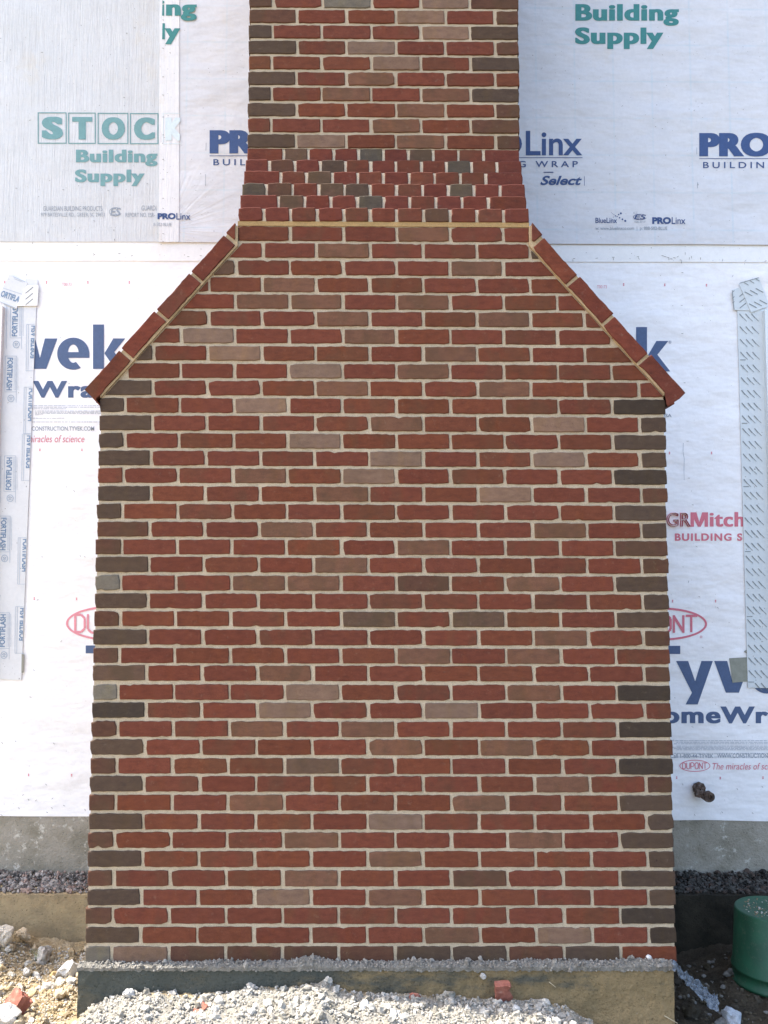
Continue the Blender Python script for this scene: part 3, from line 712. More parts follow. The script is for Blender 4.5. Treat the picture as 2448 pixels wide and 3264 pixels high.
# blue lettering runs up and down the tape in blocks, alternately upright and reversed
YP = YT-.0015
for k, yc in enumerate((1020, 1192, 1510, 1702, 2010, -1)):
    if yc < 0: continue
    xr = tapex(yc); up = k % 2 == 0
    cxx = xr-(66 if k not in (1, 3) else 76)
    hh = 52
    text('FORTIFLASH', (cxx-9, yc-hh, cxx+9, yc+hh), YP, I_TAPE, tl_, bold=.03, rot=(90 if up else -90))
    s = -1 if up else 1
    fx = cxx+15*(1 if up else -1)
    q = [bar(cxx-14, yc-hh-5, cxx-14-1.5, yc+hh+5, 1.3), bar(cxx+22, yc-hh-5, cxx+20.5, yc+hh+40, 1.3), bar(cxx-14, yc-hh-5, cxx+22, yc-hh-5, 1.3), bar(cxx-14, yc+hh+5, cxx+22, yc+hh+5, 1.3),
         bar(cxx-26, yc-hh-5, cxx-28, yc+hh+40, 1.2)]
    for o_ in (14, 18, 26): q += [bar(cxx+o_, yc-hh+4*i_, cxx+o_, yc-hh+4*i_+2.6, 1.5) for i_ in range(26)]
    pxpoly('fine_print', q, YP, I_TAPEF, tl_)
    yy = yc+s*(-1)*0+ (hh+26 if up is False else -hh-20)
    cy_ = yc+hh+26
    a = arc(cxx+4, cy_, 11, 12, 0, 360, 24); b = arc(cxx+4, cy_, 8.5, 9.5, 0, 360, 24)
    pxpoly('printed_stamp', [[a[j_], b[j_], b[j_+1], a[j_+1]] for j_ in range(24)], YP, I_TAPEF, tl_)
    text('10', (cxx-1, cy_-5, cxx+9, cy_+5), YP, I_TAPE, tl_, rot=90)
for k, (yc, up) in enumerate(((1090,1),(1290,0),(1440,1),(1770,0),(1990,1))):
    xr = tapex(yc)
    text('FORTIFLASH', (xr-13, yc-52, xr+5, yc+52), YP, I_TAPE, tl_, bold=.03, rot=90 if up else -90, cx1=xr-1.5)
    pxpoly('fine_print', [bar(xr-20, yc-56, xr-22, yc+92, 1.3), bar(xr-26, yc-56, xr-28, yc+92, 1.3), bar(xr-28, yc+92, xr-3, yc+92, 1.3), bar(xr-26, yc-56, xr-1, yc-56, 1.3)], YP, I_TAPEF, tl_)
sheet('tape_patch', [(69,2085),(77,2086),(75,2144),(68,2144)], YT-.002, mat('grey green tape', (.28,.28,.24)), thick=.002)

tr_ = sheet('flashing_tape', [(2350,985),(2452,985),(2480,2194),(2384,2192)], YT, M_FLASHR, lab='pale tape with diagonal marks beside the right window')
ca = sheet('tape_corner', [(2334,925),(2366,912),(2395,990),(2340,988)], YT-.003, M_FLASHR, thick=.002)
cb = sheet('tape_corner', [(2356,905),(2419,884),(2452,975),(2394,996)], YT-.006, M_FLASHR, thick=.002)
q = []
yy = 1000.
while yy < 2185:
    xl = 2357+(yy-1000)*.0262
    for j_ in range(3):
        x = xl+j_*19.2; 
        if yy > 2150 and j_ == 0: continue
        q += [bar(x, yy, x+12, yy+14, 3.0), bar(x+12, yy+13, x+23, yy+24, 1.7)]
    yy += 40.6
for y in (1147, 1349, 1551, 1758, 1965, 2174): xl = 2359+(y-1147)*.0262; q.append(bar(xl, y, xl+18, y, 2.2))
pxpoly('printed_marks', q, YT-.0015, I_MARK, tr_)
pxpoly('printed_marks', [bar(x, y, x+24, y+13, 2.6) for x, y in ((2374,930),(2391,925),(2409,919),(2388,968),(2404,962),(2421,956))]+
       [bar(2357,903,2418,885,2)]+[bar(x, y, x+13, y+8, 2) for x, y in ((2373,901),(2391,895),(2408,888))], YT-.0075, I_MARK, cb)
pxpoly('printed_marks', [bar(x, y, x+20, y-16, 2.6) for x, y in ((2357,945),(2357,964),(2358,982))]+[bar(2334,925,2340,986,2)]+[bar(2335,y,2341,y-5,2) for y in (931,950,966)], YT-.0045, I_MARK, ca)
mp_ = mat('olive grey tape', (.27,.28,.235), .7, lambda n, l, p: (l.new(ramp(n, l, nz(n, l, 30, 5, .7), [(.3, (.22,.23,.19)), (.7, (.31,.32,.27))]), p.inputs['Base Color'])))
sheet('tape_patch', [(2325,2098),(2383,2095),(2385,2172),(2335,2176)], YT+.002, mp_, thick=.002, lab='olive grey patch at the edge of the right tape')
sheet('tape_patch', [(2372,2076),(2382,2070),(2382,2084),(2373,2078)], YT+.002, mp_, thick=.002)

M_FRAME = mat('cream window vinyl', (.74,.70,.66), .35, spec=.5); M_FRAMEB = mat('white window vinyl', (.72,.77,.78), .35, spec=.5)
M_GLASS = mat('window glass', (.06,.08,.09), .05, spec=.8)
def window(x_in, side, zt_, zb_, m, lab):
    wd = .95; x0, x1 = (x_in-wd, x_in) if side < 0 else (x_in, x_in+wd)
    y0 = WY-.035
    wn = MB()
    for a, b, c, d, yy, ye in ((x0,x1,zt_-.03,zt_,y0,WY+.06),(x0,x1,zb_,zb_+.03,y0,WY+.06),(x0,x0+.03,zb_+.03,zt_-.03,y0,WY+.06),(x1-.03,x1,zb_+.03,zt_-.03,y0,WY+.06)):
        wn.box(a, b, yy, ye, c, d)
    zm = (zt_+zb_)/2
    o = wn.build('window', m, house); o['label'] = lab
    s = MB()
    for (p, q_, y_) in ((zb_+.03, zm+.02, y0+.03), (zm-.02, zt_-.03, y0+.05)):
        s.box(x0+.031, x1-.031, y_, y_+.03, p+.001, p+.045); s.box(x0+.031, x1-.031, y_, y_+.03, q_-.045, q_-.001)
        s.box(x0+.031, x0+.075, y_, y_+.03, p+.046, q_-.046); s.box(x1-.075, x1-.031, y_, y_+.03, p+.046, q_-.046)
    s.build('sash', m, o)
    g = MB()
    for (p, q_, y_) in ((zb_+.03, zm+.02, y0+.04), (zm-.02, zt_-.03, y0+.06)): g.box(x0+.07, x1-.07, y_+.005, y_+.009, p+.04, q_-.04)
    g.build('glass', M_GLASS, o)
a_ = at(16, 975, WY-.035); b_ = at(-20, 2160, WY-.035); window(a_.x-.012, -1, a_.z, b_.z, M_FRAME, 'cream framed window at the left edge')
a_ = at(2430, 987, WY-.035); b_ = at(2462, 2188, WY-.035); window(a_.x+.012, 1, a_.z, b_.z, M_FRAMEB, 'pale blue white window frame at the right edge')

# staples: small wire dashes
SM = bpy.data.meshes.new('staple'); _b = MB(); _b.box(-.005, .005, -.0012, 0, -.0007, .0007); SM = _b.mesh('staple', [I_DARK])
def staple(x, y, ang, Y, parent, ln=1.0):
    p = at(x, y, Y); o = bpy.data.objects.new('staple', SM); COL.objects.link(o); o.parent = parent
    pw = Vector((0,0,0)); q_ = parent
    while q_ is not None: pw += q_.location; q_ = q_.parent
    o.location = p-pw; o.rotation_euler = (0, math.radians(ang), 0); o.scale = (ln, 1, 1)
for x, y, a in ((51,817,100),(113,815,-50),(135,821,-50),(218,817,-40),(300,825,-40),(402,820,-20),(420,830,-15),(236,1565,55),(256,1772,50),(270,1775,20),
                (135,1775,10),(120,1912,-40),(195,2044,-50),(108,2136,35),(97,2222,20),(7,2368,50),(50,2363,50),(172,2370,45),(147,2501,45),(73,2534,-45),(91,2549,60),
                (115,2551,-45),(167,2545,-45),(60,2576,40),(165,2575,30),(150,2589,25),(204,2568,30),(271,2581,65),(5,2598,20),(192,1076,45),(220,1222,25),(85,876,-60)):
    staple(x, y, a, YL-.001, lower, .9)
for x, y, a in ((2175,869,5),(2173,973,0),(2175,1063,0),(2182,1220,0),(2335,880,-50),(2208,1609,20),(2220,1742,30),(2195,1854,95),(2229,1902,30),(2288,1937,40),
                (2240,2064,30),(2207,2317,25),(2386,2313,0),(2176,2500,60),(2350,2515,50),(2430,2508,50),(2302,2589,50),(2399,2592,50),(2214,2597,60),(2192,1406,0),(2196,1524,0)):
    staple(x, y, a, YL-.001, lower, .9)
for x, y, a in ((1830,824,-10),(1826,830,90),(1902,823,-10),(1955,820,-5),(1955,826,90),(2033,818,-8),(2036,824,60),(2112,815,15),(2120,818,15),(2130,821,15),(2140,825,20),(2150,822,15),
                (2132,826,90),(2170,829,15),(2172,836,100),(2184,808,90),(2197,824,100),(2204,820,95),(2233,824,95),(2303,829,110),(2376,831,-40),(2440,832,-30),(2160,818,-30),
                (420,815,-20),(300,812,-30),(640,815,10),(600,818,-5),(380,808,10)):
    staple(x, y, a, YS-.001, seam, 1.1)
for x, y, a in ((1727,218,-60),(1983,338,-50),(2122,495,-60),(1898,520,-50),(2225,588,70),(1794,724,65),(2213,352,-40),(1814,303,-70),(655,590,80),(682,737,90)):
    staple(x, y, a, YUR-.001, upr, .8)
for x, y, a in ((404,106,10),(430,89,10),(96,383,-10),(52,600,5),(202,605,5),(345,607,10),(470,586,20),(153,741,90),(237,734,90),(363,734,90),(365,764,90),(104,775,90),(396,311,10),(300,704,60),(246,783,-10),(134,167,0)):
    staple(x, y, a, YUL-.001, upl, .8)
for y in (64,120,154,245,303,373,430,508,571,632,664,745,770): staple(520, y, -8+(y*7)%30, YOV-.001, ovl, .8)
# long thin creases and scratches on the sheets
pxpoly('crease', [bar(2178,1412,2177,1440,1.2), bar(2177,1440,2181,1462,1.2), bar(2181,1462,2180,1500,1.2), bar(2180,1500,2181,1530,1.0)], YL-.0015, I_GREY, lower)
pxpoly('crease', [bar(655,555,655,588,1.2), bar(2224,580,2223,600,1.2), bar(2221,470,2221,492,1.2), bar(657,455,656,480,1.2)], YUR-.0015, I_GREY, upr)

# rusty pipe fitting poking out of the wrap
def cyl(mb, c, ax, r, h, seg=20, r2=None, hole=0, tn=(1,1,1,0)):
    ax = Vector(ax).normalized(); t = ax.orthogonal().normalized(); b = ax.cross(t); c = Vector(c); r2 = r if r2 is None else r2
    rings = [(0, 0.001), (0, r), (h, r2)] + ([(h, hole), (h*.4, hole), (h*.4, .0005)] if hole else [(h, .001)])
    vs = []; fs = []
    for d, rr in rings:
        for i in range(seg):
            a = 2*math.pi*i/seg; jj = 1+random.uniform(-.04, .04)
            vs.append(c+ax*d+(t*math.cos(a)+b*math.sin(a))*rr*jj)
    for k in range(len(rings)-1):
        for i in range(seg): fs.append((k*seg+i, k*seg+(i+1)%seg, (k+1)*seg+(i+1)%seg, (k+1)*seg+i))
    mb.add(vs, fs, 0, tn)
def b_rust(n, l, p):
    c = ramp(n, l, nz(n, l, 60, 5, .7), [(.35, (.035,.03,.028)), (.5, (.11,.07,.05)), (.65, (.20,.17,.15))])
    l.new(c, p.inputs['Base Color']); bump(n, l, p, nz(n, l, 120, 4, .7), .004, 1)
M_RUST = mat('rusty metal', rough=.8, build=b_rust)
def roughen(mb, amp):
    mb.v = [tuple(Vector(v)+Vector((N(v[0],v[1],v[2],70), N(v[1],v[2],v[0],70), N(v[2],v[0],v[1],70)))*amp) for v in mb.v]
pf = MB(); pc = at(2230, 2516, WY-.03)
cyl(pf, (pc.x, WY, pc.z), (0,-1,0), .022, .05, 24, hole=.004); cyl(pf, (pc.x+.001, WY-.012, pc.z+.004), (0,-1,0), .028, .016, 8)
cyl(pf, (pc.x-.004, WY-.040, pc.z-.010), (.75,-.25,-.6), .018, .050, 20); cyl(pf, (pc.x-.012, WY-.038, pc.z-.016), (.1,-1,0), .017, .018, 8)
roughen(pf, .006)
pfo = pf.build('pipe_fitting', M_RUST, house); pfo['label'] = 'rusty pipe fitting poking through the wrap'
pn = MB(); qc = at(2262, 2541, WY-.075); cyl(pn, (qc.x-.003, WY-.055, qc.z+.002), (.12,-1,-.12), .024, .024, 14, hole=.010); roughen(pn, .003); pn.build('nut', M_RUST, pfo)

# ------------------------------------------------------------------ ground
def smooth(a, b, x): t = max(0, min(1, (x-a)/(b-a))); return t*t*(3-2*t)
HPX = [(60,3260),(170,3262),(250,3240),(300,3192),(380,3165),(520,3150),(640,3160),(760,3145),(900,3140),(985,3130),(1035,3118),(1080,3150),(1150,3160),(1260,3155),(1330,3165),(1450,3165),(1540,3175),(1640,3172),(1720,3180),(1800,3205),(1860,3235),(1930,3275)]
HP = [(at(a, b+4, FY).x, at(a, b+4, FY).z) for a, b in HPX]+[(.95,-.30),(1.1,-.34),(1.6,-.26)]
def heap(x):
    if x <= HP[0][0]: return HP[0][1]
    for (a, u), (b, v) in zip(HP, HP[1:]):
        if x <= b: return u+(v-u)*(x-a)/(b-a)
    return HP[-1][1]
def gz(x, y):
    far = -.30+.10*N(x, y, 0, .35)+.04*N(x, y, 3, 1.3)
    left = -.205+.03*N(x, y, 8, 2.5)-.05*smooth(.2, -.5, y)+.085*smooth(-1.3,-1.85,x)*smooth(-.2,.6,y)
    right = -.27+.05*smooth(-.1,.3,y)*smooth(1.1,1.5,x)+.03*N(x, y, 5, 3)
    back = left+(right-left)*smooth(-.4, .4, x)
    h = heap(x)-.03*smooth(FY-.02, -.5, y)-.25*smooth(-.45, -1.1, y)
    m = smooth(FY+.10, FY+.01, y)
    if y < 0 and abs(x) < 1.6: v = back+(h-back)*m
    else: v = back+(h-back)*m
    k = smooth(1.9, 3.2, abs(x))*1.0
    v = v+(far-v)*max(k, smooth(-1.0, -2.2, y))
    near = 1-smooth(1.5, 4, math.hypot(x, y+.2))
    if near > 0:
        v += near*(.014*N(x, y, 1, 12)+.016*abs(N(x, y, 2, 27))+.010*abs(N(x, y, 3, 60))-.008)
    return v
def axis(lo, hi, step, ext):
    a = []; x = lo
    while x <= hi+1e-6: a.append(x); x += step
    s = step
    while a[-1] < ext: s *= 1.35; a.append(a[-1]+s)
    s = step
    while a[0] > -ext: s *= 1.35; a.insert(0, a[0]-s)
    return a
xs = axis(-1.9, 1.9, .0085, 60); ys = axis(-.55, .9, .0085, 60)
gm = MB(); W_ = len(xs)
gm.v = [(x, y, gz(x, y)) for y in ys for x in xs]; gm.t = [(1,1,1,0)]*len(gm.v)
for j in range(len(ys)-1):
    for i in range(W_-1): gm.f.append((j*W_+i, j*W_+i+1, (j+1)*W_+i+1, (j+1)*W_+i)); gm.m.append(0)
def b_ground(n, l, p):
    g = n.new('ShaderNodeNewGeometry'); s = n.new('ShaderNodeSeparateXYZ'); l.new(g.outputs['Position'], s.inputs[0])
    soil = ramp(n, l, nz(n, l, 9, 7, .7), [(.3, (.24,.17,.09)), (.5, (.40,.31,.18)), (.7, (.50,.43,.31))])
    dark = ramp(n, l, nz(n, l, 8, 6, .7), [(.3, (.045,.037,.026)), (.7, (.10,.08,.055))])  # soil colour darkened to stand in for the trench shade
    grit = ramp(n, l, nz(n, l, 18, 7, .7), [(.3, (.26,.24,.2)), (.6, (.40,.375,.32)), (.8, (.47,.44,.39))])
    def rng(o, a, b):
        m = n.new('ShaderNodeMapRange'); m.interpolation_type = 'SMOOTHSTEP'; m.inputs[1].default_value = a; m.inputs[2].default_value = b
        l.new(o, m.inputs[0]); return m.outputs[0]
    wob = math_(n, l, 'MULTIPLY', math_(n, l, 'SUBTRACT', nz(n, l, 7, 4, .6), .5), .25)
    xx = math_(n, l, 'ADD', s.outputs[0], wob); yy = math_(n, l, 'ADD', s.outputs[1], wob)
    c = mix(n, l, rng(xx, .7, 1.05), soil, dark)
    hp = math_(n, l, 'MULTIPLY', math_(n, l, 'MULTIPLY', rng(xx, -1.12, -.98), rng(xx, 1.0, .78)), math_(n, l, 'MULTIPLY', rng(yy, -.02, -.08), rng(yy, -1.8, -1.2)))
    c = mix(n, l, hp, c, grit)
    c = mix(n, l, 1.0, c, ramp(n, l, nz(n, l, 140, 4, .7), [(.3, gray(.65)), (.65, gray(1.15))]), 'MULTIPLY')
    l.new(c, p.inputs['Base Color']); bump(n, l, p, math_(n, l, 'ADD', nz(n, l, 110, 5, .75), nz(n, l, 35, 4, .6)), .012, 1)
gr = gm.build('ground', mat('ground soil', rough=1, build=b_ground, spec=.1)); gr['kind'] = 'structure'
for p_ in gr.data.polygons: p_.use_smooth = True

# clods and grit --------------------------------------------------------------
def ico(sub):
    bm = bmesh.new(); bmesh.ops.create_icosphere(bm, subdivisions=sub, radius=1)
    v = [x.co.copy() for x in bm.verts]; f = [tuple(q.index for q in x.verts) for x in bm.faces]; bm.free(); return v, f
I1, I2, I3 = ico(1), ico(2), ico(4)
def lump(mb, c, r, I, jag=.3, sq=.75, mi=0, tn=(1,1,1,0)):
    v, f = I; s = Vector((random.random()*50, random.random()*50, 0)); R_ = Matrix.Rotation(random.uniform(0, 6.3), 3, Vector((random.random(), random.random(), 1)).normalized())
    k = Vector((random.uniform(.75, 1.3), random.uniform(.75, 1.2), sq*random.uniform(.8, 1.2)))
    mb.add([Vector(c)+R_@Vector((p.x*k.x, p.y*k.y, p.z*k.z))*r*(1+jag*noise.noise(p*1.3+s)+jag*.5*noise.noise(p*3.1+s)) for p in v], f, mi, tn)
def b_clod(n, l, p):
    a = n.new('ShaderNodeAttribute'); a.attribute_name = 'tint'
    c = mix(n, l, 1.0, a.outputs['Color'], ramp(n, l, nz(n, l, 160, 4, .7), [(.3, gray(.72)), (.65, gray(1.12))]), 'MULTIPLY')
    l.new(c, p.inputs['Base Color']); bump(n, l, p, nz(n, l, 220, 4, .75), .004, 1)
M_CLOD = mat('clods and stones', rough=1, build=b_clod, spec=.1)
GRIT = [(.40,.375,.32),(.46,.43,.375),(.35,.325,.28),(.52,.49,.43),(.3,.275,.225)]
EARTH = [(.42,.33,.2),(.5,.41,.28),(.52,.48,.4),(.38,.29,.17),(.55,.52,.46),(.45,.36,.24)]
def scatter(name, lab, cat, n_, fx, cols, rr, big=.04, bigr=(.014,.03)):
    mb = MB()
    for _ in range(n_):
        x, y, z = fx(); b = random.random() < big
        r = random.uniform(*bigr) if b else rr[0]+(rr[1]-rr[0])*random.random()**2
        c = random.choice(cols); k = random.uniform(.8, 1.1)
        lump(mb, (x, y, z+r*.3), r, I2 if b else I1, jag=(.75 if b else .3), tn=(c[0]*k, c[1]*k, c[2]*k, 0))
    o = mb.build(name, M_CLOD); tag(o, lab, cat, kind='stuff'); return o
def f_heap():
    while 1:
        x = random.uniform(-1.06, .98); y = random.uniform(-.5, FY-.003)
        if noise.noise(Vector((x*9, y*9, 2))) > -.08 or random.random() < .3: return x, y, gz(x, y)
scatter('mortar_rubble', 'pale grey crumbs of dried mortar heaped in front of the chimney footing', 'rubble', 21000, f_heap, GRIT, (.0014,.0068), .03, (.008,.017))
def f_left():
    x = random.uniform(-1.85, -1.1); y = random.uniform(-.45, .6); return x, y, gz(x, y)
scatter('earth_clods', 'sunlit tan crumbs of earth and stone left of the chimney', 'soil', 15000, f_left, EARTH, (.002,.007), .02, (.009,.02))
def f_right():
    x = random.uniform(1.07, 1.9); y = random.uniform(-.45, .6); return x, y, gz(x, y)
scatter('dark_soil_clods', 'soil crumbs coloured dark for the shade in the trench right of the chimney', 'soil', 1200, f_right, [(.09,.075,.05),(.13,.11,.08),(.07,.06,.045),(.2,.19,.17)], (.003,.012), .05)  # trench shade is put into the crumb colours
def ledge(x0, x1):
    def f():
        x = random.uniform(x0, x1); t = random.random()**.8; y = HFY+.015+(WY-HFY-.015)*t
        return x, y, .003+.032*smooth(.35, 1, t)*random.random()
    return f
GV = [(.20,.18,.16),(.3,.27,.24),(.38,.34,.31),(.14,.13,.12),(.33,.24,.2)]
scatter('gravel', 'pinkish grey gravel on the ledge left of the chimney', 'gravel', 2600, ledge(-1.95, -1.08), GV, (.004,.010), .05, (.010,.016))
scatter('gravel', 'grey gravel coloured darker for shade on the ledge right of the chimney', 'gravel', 2600, ledge(1.08, 1.95), [(c[0]*.3, c[1]*.31, c[2]*.3) for c in GV], (.004,.010), .05, (.010,.016))  # left gravel colours darkened, shade painted into the stones
# crumbs standing on the footing ridge
def f_rid():
    x = random.uniform(FX0, FX1); b = random.random(); p = ridge((x-FX0)/(FX1-FX0), b); return p
scatter('mortar_crumbs', 'grey mortar crumbs along the top edge of the chimney footing', 'rubble', 1500, f_rid, [(.27,.25,.22),(.33,.31,.27),(.22,.205,.18)], (.002,.006), .03, (.007,.011))

# single stones and brick pieces ---------------------------------------------
def stone(px, py, Y, r, col, lab, jag=.45, sq=.7, name='stone', grp='loose stones on the dug ground', mi=0):
    p = at(px, py, Y); mb = MB(); lump(mb, (0,0,0), r, I3, jag, sq, 0, (*col, 0))
    # flatten some facets
    for _ in range(7):
        d = Vector((random.uniform(-1,1), random.uniform(-1,1), random.uniform(-.6,1))).normalized(); lim = r*random.uniform(.62,.85)
        mb.v = [tuple(Vector(v)-d*max(0, Vector(v).dot(d)-lim)) for v in mb.v]
    o = mb.build(name, M_CLOD); o.location = p; tag(o, lab, 'stone', grp); return o
def yon(px, py):                    # where the sight line meets the ground: returns its Y
    Y = -.9
    while Y < .61:
        p = at(px, py, Y)
        if p.z <= gz(p.x, Y)+.004: return Y
        Y += .01
    return .6
for px, py, r, col, lab in (
    (222,3088,.042,(.66,.64,.6),'large white angular stone against the left side of the chimney footing'),
    (6,2985,.055,(.62,.55,.44),'big pale sunlit stone cut by the left edge of the photo'),
    (140,3042,.034,(.46,.42,.36),'rough grey clod left of the large white stone'),
    (72,2975,.030,(.5,.4,.27),'crumbly tan clod at the foot of the house footing'),
    (172,3108,.020,(.6,.42,.2),'small orange stone beside the large white stone'),
    (85,3098,.018,(.5,.47,.42),'small grey stone in the middle of the left ground'),
    (18,3240,.05,(.6,.56,.5),'white block in the bottom left corner'),
    (195,3165,.024,(.55,.45,.3),'tan stone below the large white stone'),
    (1165,3205,.020,(.62,.62,.62),'whitish lump on the right half of the rubble heap'),
    (1645,3215,.013,(.55,.53,.5),'small pale lump right of the leaning brick piece'),
    (410,3165,.022,(.6,.57,.52),'pale clod on the left part of the heap'),
    (700,3190,.022,(.6,.58,.54),'pale clod on the middle of the heap'),
    (1540,3110,.012,(.45,.43,.4),'small crumb on the footing face under the ridge'),
    (2335,3245,.045,(.42,.45,.48),'blue grey angular stone in the trench below the bucket'),
    (2068,3050,.010,(.66,.66,.66),'small white pebble on the mortar ridge near the right corner')):
    if py == 3050: Y = -.075
    elif py == 3110: Y = FY-.008
    else: Y = yon(px, py+r*500)
    stone(px, py, Y, r, col, lab)
def b_frag(n, l, p):
    c = ramp(n, l, nz(n, l, 45, 5, .7), [(.3, (.24,.085,.06)), (.55, (.32,.125,.09)), (.75, (.42,.24,.18))])
    l.new(c, p.inputs['Base Color']); bump(n, l, p, nz(n, l, 140, 4, .7), .005, 1)
M_FRAG = mat('broken brick', rough=.95, build=b_frag, spec=.15)
def frag(px, py, Y, dims, rot, lab, rnd=0):
    bm = bmesh.new()
    if rnd: bmesh.ops.create_icosphere(bm, subdivisions=3, radius=.5)
    else:
        bmesh.ops.create_cube(bm, size=1); bmesh.ops.subdivide_edges(bm, edges=bm.edges[:], cuts=7, use_grid_fill=True)
    for v in bm.verts:
        q = Vector((v.co.x*dims[0], v.co.y*dims[1], v.co.z*dims[2]))
        s = Vector((px*.1, py*.1, 0))
        amp = .003 if v.co.x < .49 else .010
        if rnd: amp = .004
        v.co = q+Vector((noise.noise(q*60+s), noise.noise(q*60-s), noise.noise(q*45+s*2)))*amp
    bmesh.ops.recalc_face_normals(bm, faces=bm.faces)
    me = bpy.data.meshes.new('brick_fragment'); bm.to_mesh(me); bm.free(); me.materials.append(M_FRAG)
    o = link('brick_fragment', me); o.location = at(px, py, Y); o.rotation_euler = [math.radians(a) for a in rot]
    return tag(o, lab, 'brick piece', 'broken pieces of red brick')
frag(52, 3203, yon(52, 3235), (.078,.06,.057), (20,-48,35), 'half brick with a rough broken face at the bottom left')
frag(1602, 3163, FY-.028, (.052,.03,.075), (18,-5,0), 'red brick piece leaning on the tan footing face')
frag(1320, 3180, FY-.028, (.05,.028,.036), (10,0,0), 'rounded red brick chip on top of the heap', 1)
frag(1145, 0+3238, yon(1145,3238)-.0, (.04,.04,.018), (20,-30,35), 'reddish brick sliver half buried in the sunlit heap') if 0 else None
frag(640, 3222, yon(640, 3222), (.05,.03,.022), (10,-25,30), 'reddish brick sliver half buried in the sunlit heap')
frag(150, 3137, yon(150, 3137), (.024,.022,.014), (0,0,20), 'tiny red brick chip in the left ground', 1)

# grass tuft
gs = MB()
gc = at(136, 2985, .52); gc = Vector((gc.x, .50, gz(gc.x, .50)))
for i in range(14):
    a = random.uniform(-1, 1); L_ = random.uniform(.03, .085); bx = gc.x+random.uniform(-.02, .02); by = gc.y+random.uniform(-.01, .01)
    pts = [(bx+a*L_*.55*t*t, by-.3*L_*t*t, gc.z+L_*t*(1-.25*t)) for t in (0, .3, .6, .85, 1)]
    vs = []
    for (x, y, z), t in zip(pts, (0, .3, .6, .85, 1)): wd = .0016*(1-t)+.0002; vs += [(x-wd, y, z), (x+wd, y+.0006, z)]
    gs.add(vs, [(2*k, 2*k+1, 2*k+3, 2*k+2) for k in range(4)])
tag(gs.build('grass_tuft', mat('grass', (.13,.2,.05), .6)), 'thin tuft of green grass at the foot of the left house footing', 'grass')
# straw bits on the footing face
stw = mat('straw', (.5,.42,.28), .8)
for i, (x0, y0, x1, y1, lab) in enumerate(((1750,3130,1772,3147,'short straw on the tan footing face near the leaning brick piece'), (2118,3238,2160,3262,'long straw at the lower right corner of the footing'), (145,3205,140,3262,'pale splinter of wood standing in the left ground'))):
    Yc = FY-.006 if i < 2 else yon(142, 3255)
    a, b = at(x0, y0, Yc), at(x1, y1, Yc); mb = MB(); cyl(mb, a, b-a, .0016 if i < 2 else .004, (b-a).length, 6, r2=.0008)
    tag(mb.build('straw', stw), lab, 'straw')

# ------------------------------------------------------------------ green bucket, upside down
def b_green(n, l, p):
    c = ramp(n, l, nz(n, l, 12, 5, .6), [(.3, (.006,.05,.025)), (.7, (.011,.082,.04))])
    c = mix(n, l, ramp(n, l, nz(n, l, 40, 7, .85), [(.52, gray(0)), (.7, gray(.5))]), c, (.12,.12,.085))
    l.new(c, p.inputs['Base Color'])
bc = Vector((1.585, .38, gz(1.6, .38)-.01))
bk = empty('bucket', bc, 'green plastic bucket standing upside down at the right edge', 'bucket')
def lathe(prof, c, seg=64):
    mb = MB(); vs = []; fs = []
    for r, z in prof:
        for i in range(seg):
            a = 2*math.pi*i/seg; vs.append((c.x+r*math.cos(a), c.y+r*math.sin(a), c.z+z))
    for k in range(len(prof)-1):
        for i in range(seg): fs.append((k*seg+i, k*seg+(i+1)%seg, (k+1)*seg+(i+1)%seg, (k+1)*seg+i))
    mb.add(vs, fs); return mb
HT = .055-bc.z
M_GRN = mat('green plastic', rough=.6, build=b_green, spec=.5)
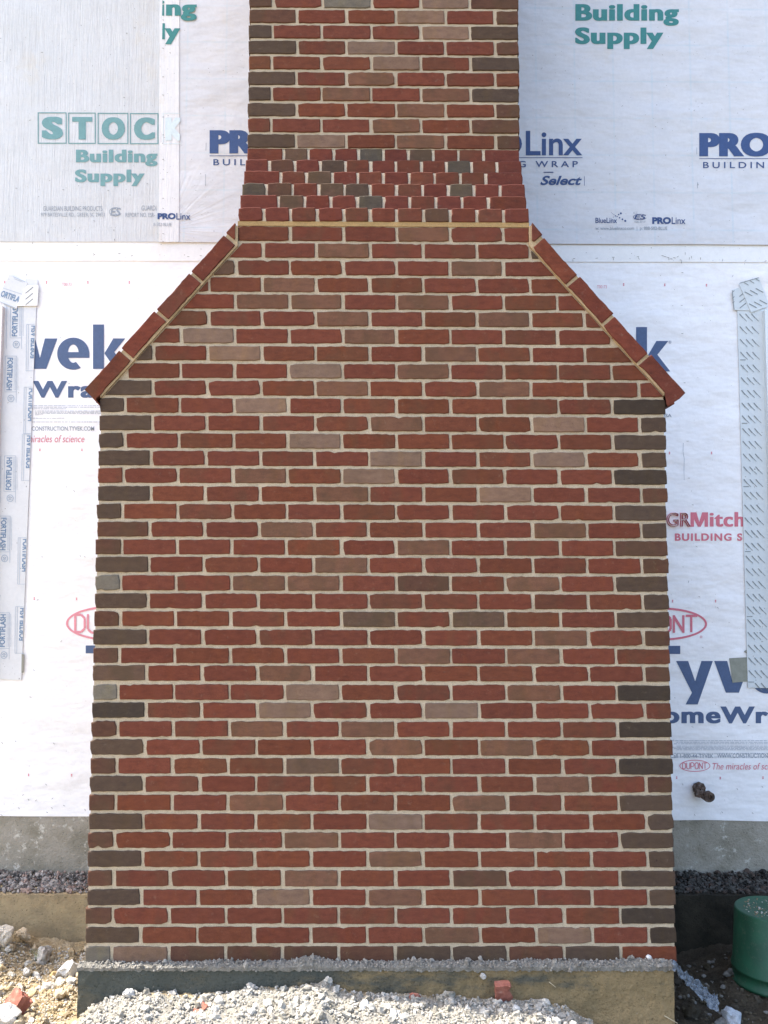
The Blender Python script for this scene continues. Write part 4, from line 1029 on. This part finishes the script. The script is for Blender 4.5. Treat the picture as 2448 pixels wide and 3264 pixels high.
o = lathe([(.168,0),(.174,.0),(.175,.012),(.168,.014),(.164,.05),(.169,.052),(.169,.06),(.163,.062),(.152,HT-.006),(.149,HT-.001),(.144,HT),(.141,HT-.002),(.139,HT-.003),(.001,HT-.004)], bc).build('shell', M_GRN, bk)
for p_ in o.data.polygons: p_.use_smooth = True
hd = MB(); pts = [Vector((bc.x+.178*math.cos(t), bc.y+.178*math.sin(t), bc.z+.055-.05*math.sin((t-math.pi)*1.0))) for t in [math.pi+math.pi*i/24 for i in range(25)]]
for a, b in zip(pts, pts[1:]): cyl(hd, a, b-a, .0022, (b-a).length, 8)
0 and hd.build('handle', mat('wire', (.3,.3,.3), .4), bk)
dt = MB()
for _ in range(160):
    r = .125*random.random()**.5; a = random.uniform(0, 6.3); c = random.choice([(.28,.2,.13),(.36,.3,.22),(.5,.47,.42)]); lump(dt, (bc.x+r*math.cos(a), bc.y+r*math.sin(a), bc.z+HT-.003), random.uniform(.001,.005), I1, tn=(*c,0))
tag(dt.build('dirt_crumbs', M_CLOD), 'brown crumbs of dirt on top of the green bucket', 'dirt', kind='stuff')

# ------------------------------------------------------------------ crumpled plastic film at the right corner
pl = MB()
path = [(2143,3068,-.07),(2170,3100,-.03),(2200,3130,.02),(2232,3155,.06),(2262,3185,.08),(2290,3205,.08)]
cen = [at(a, b, y) for a, b, y in path]
def film(a, b):
    t = a*(len(cen)-1); i = min(int(t), len(cen)-2); c = cen[i].lerp(cen[i+1], t-i)
    wdt = .014+.022*min(1, a*1.6)+.014*max(0,a-.7)
    o_ = (b-.5)*wdt*2
    return (c.x+o_*.25+.010*N(a*12, b*4, 1), c.y+.012*N(a*9, b*5, 4)+o_*.6, c.z+.5*o_*.9+.016*N(a*14, b*6, 9)+.006*N(a*40, b*16, 2))
face_grid(pl, film, 110, 30)
def b_film(n, l, p):
    p.inputs['Base Color'].default_value = (.2,.235,.28,1); p.inputs['Roughness'].default_value = .25
    p.inputs['Alpha'].default_value = .6; bump(n, l, p, nz(n, l, 60, 4, .6), .006, .8)
o = pl.build('plastic_film', mat('plastic film', build=b_film, spec=.6)); tag(o, 'crumpled bluish clear plastic film hanging off the right corner of the chimney footing', 'plastic sheet')
for p_ in o.data.polygons: p_.use_smooth = True
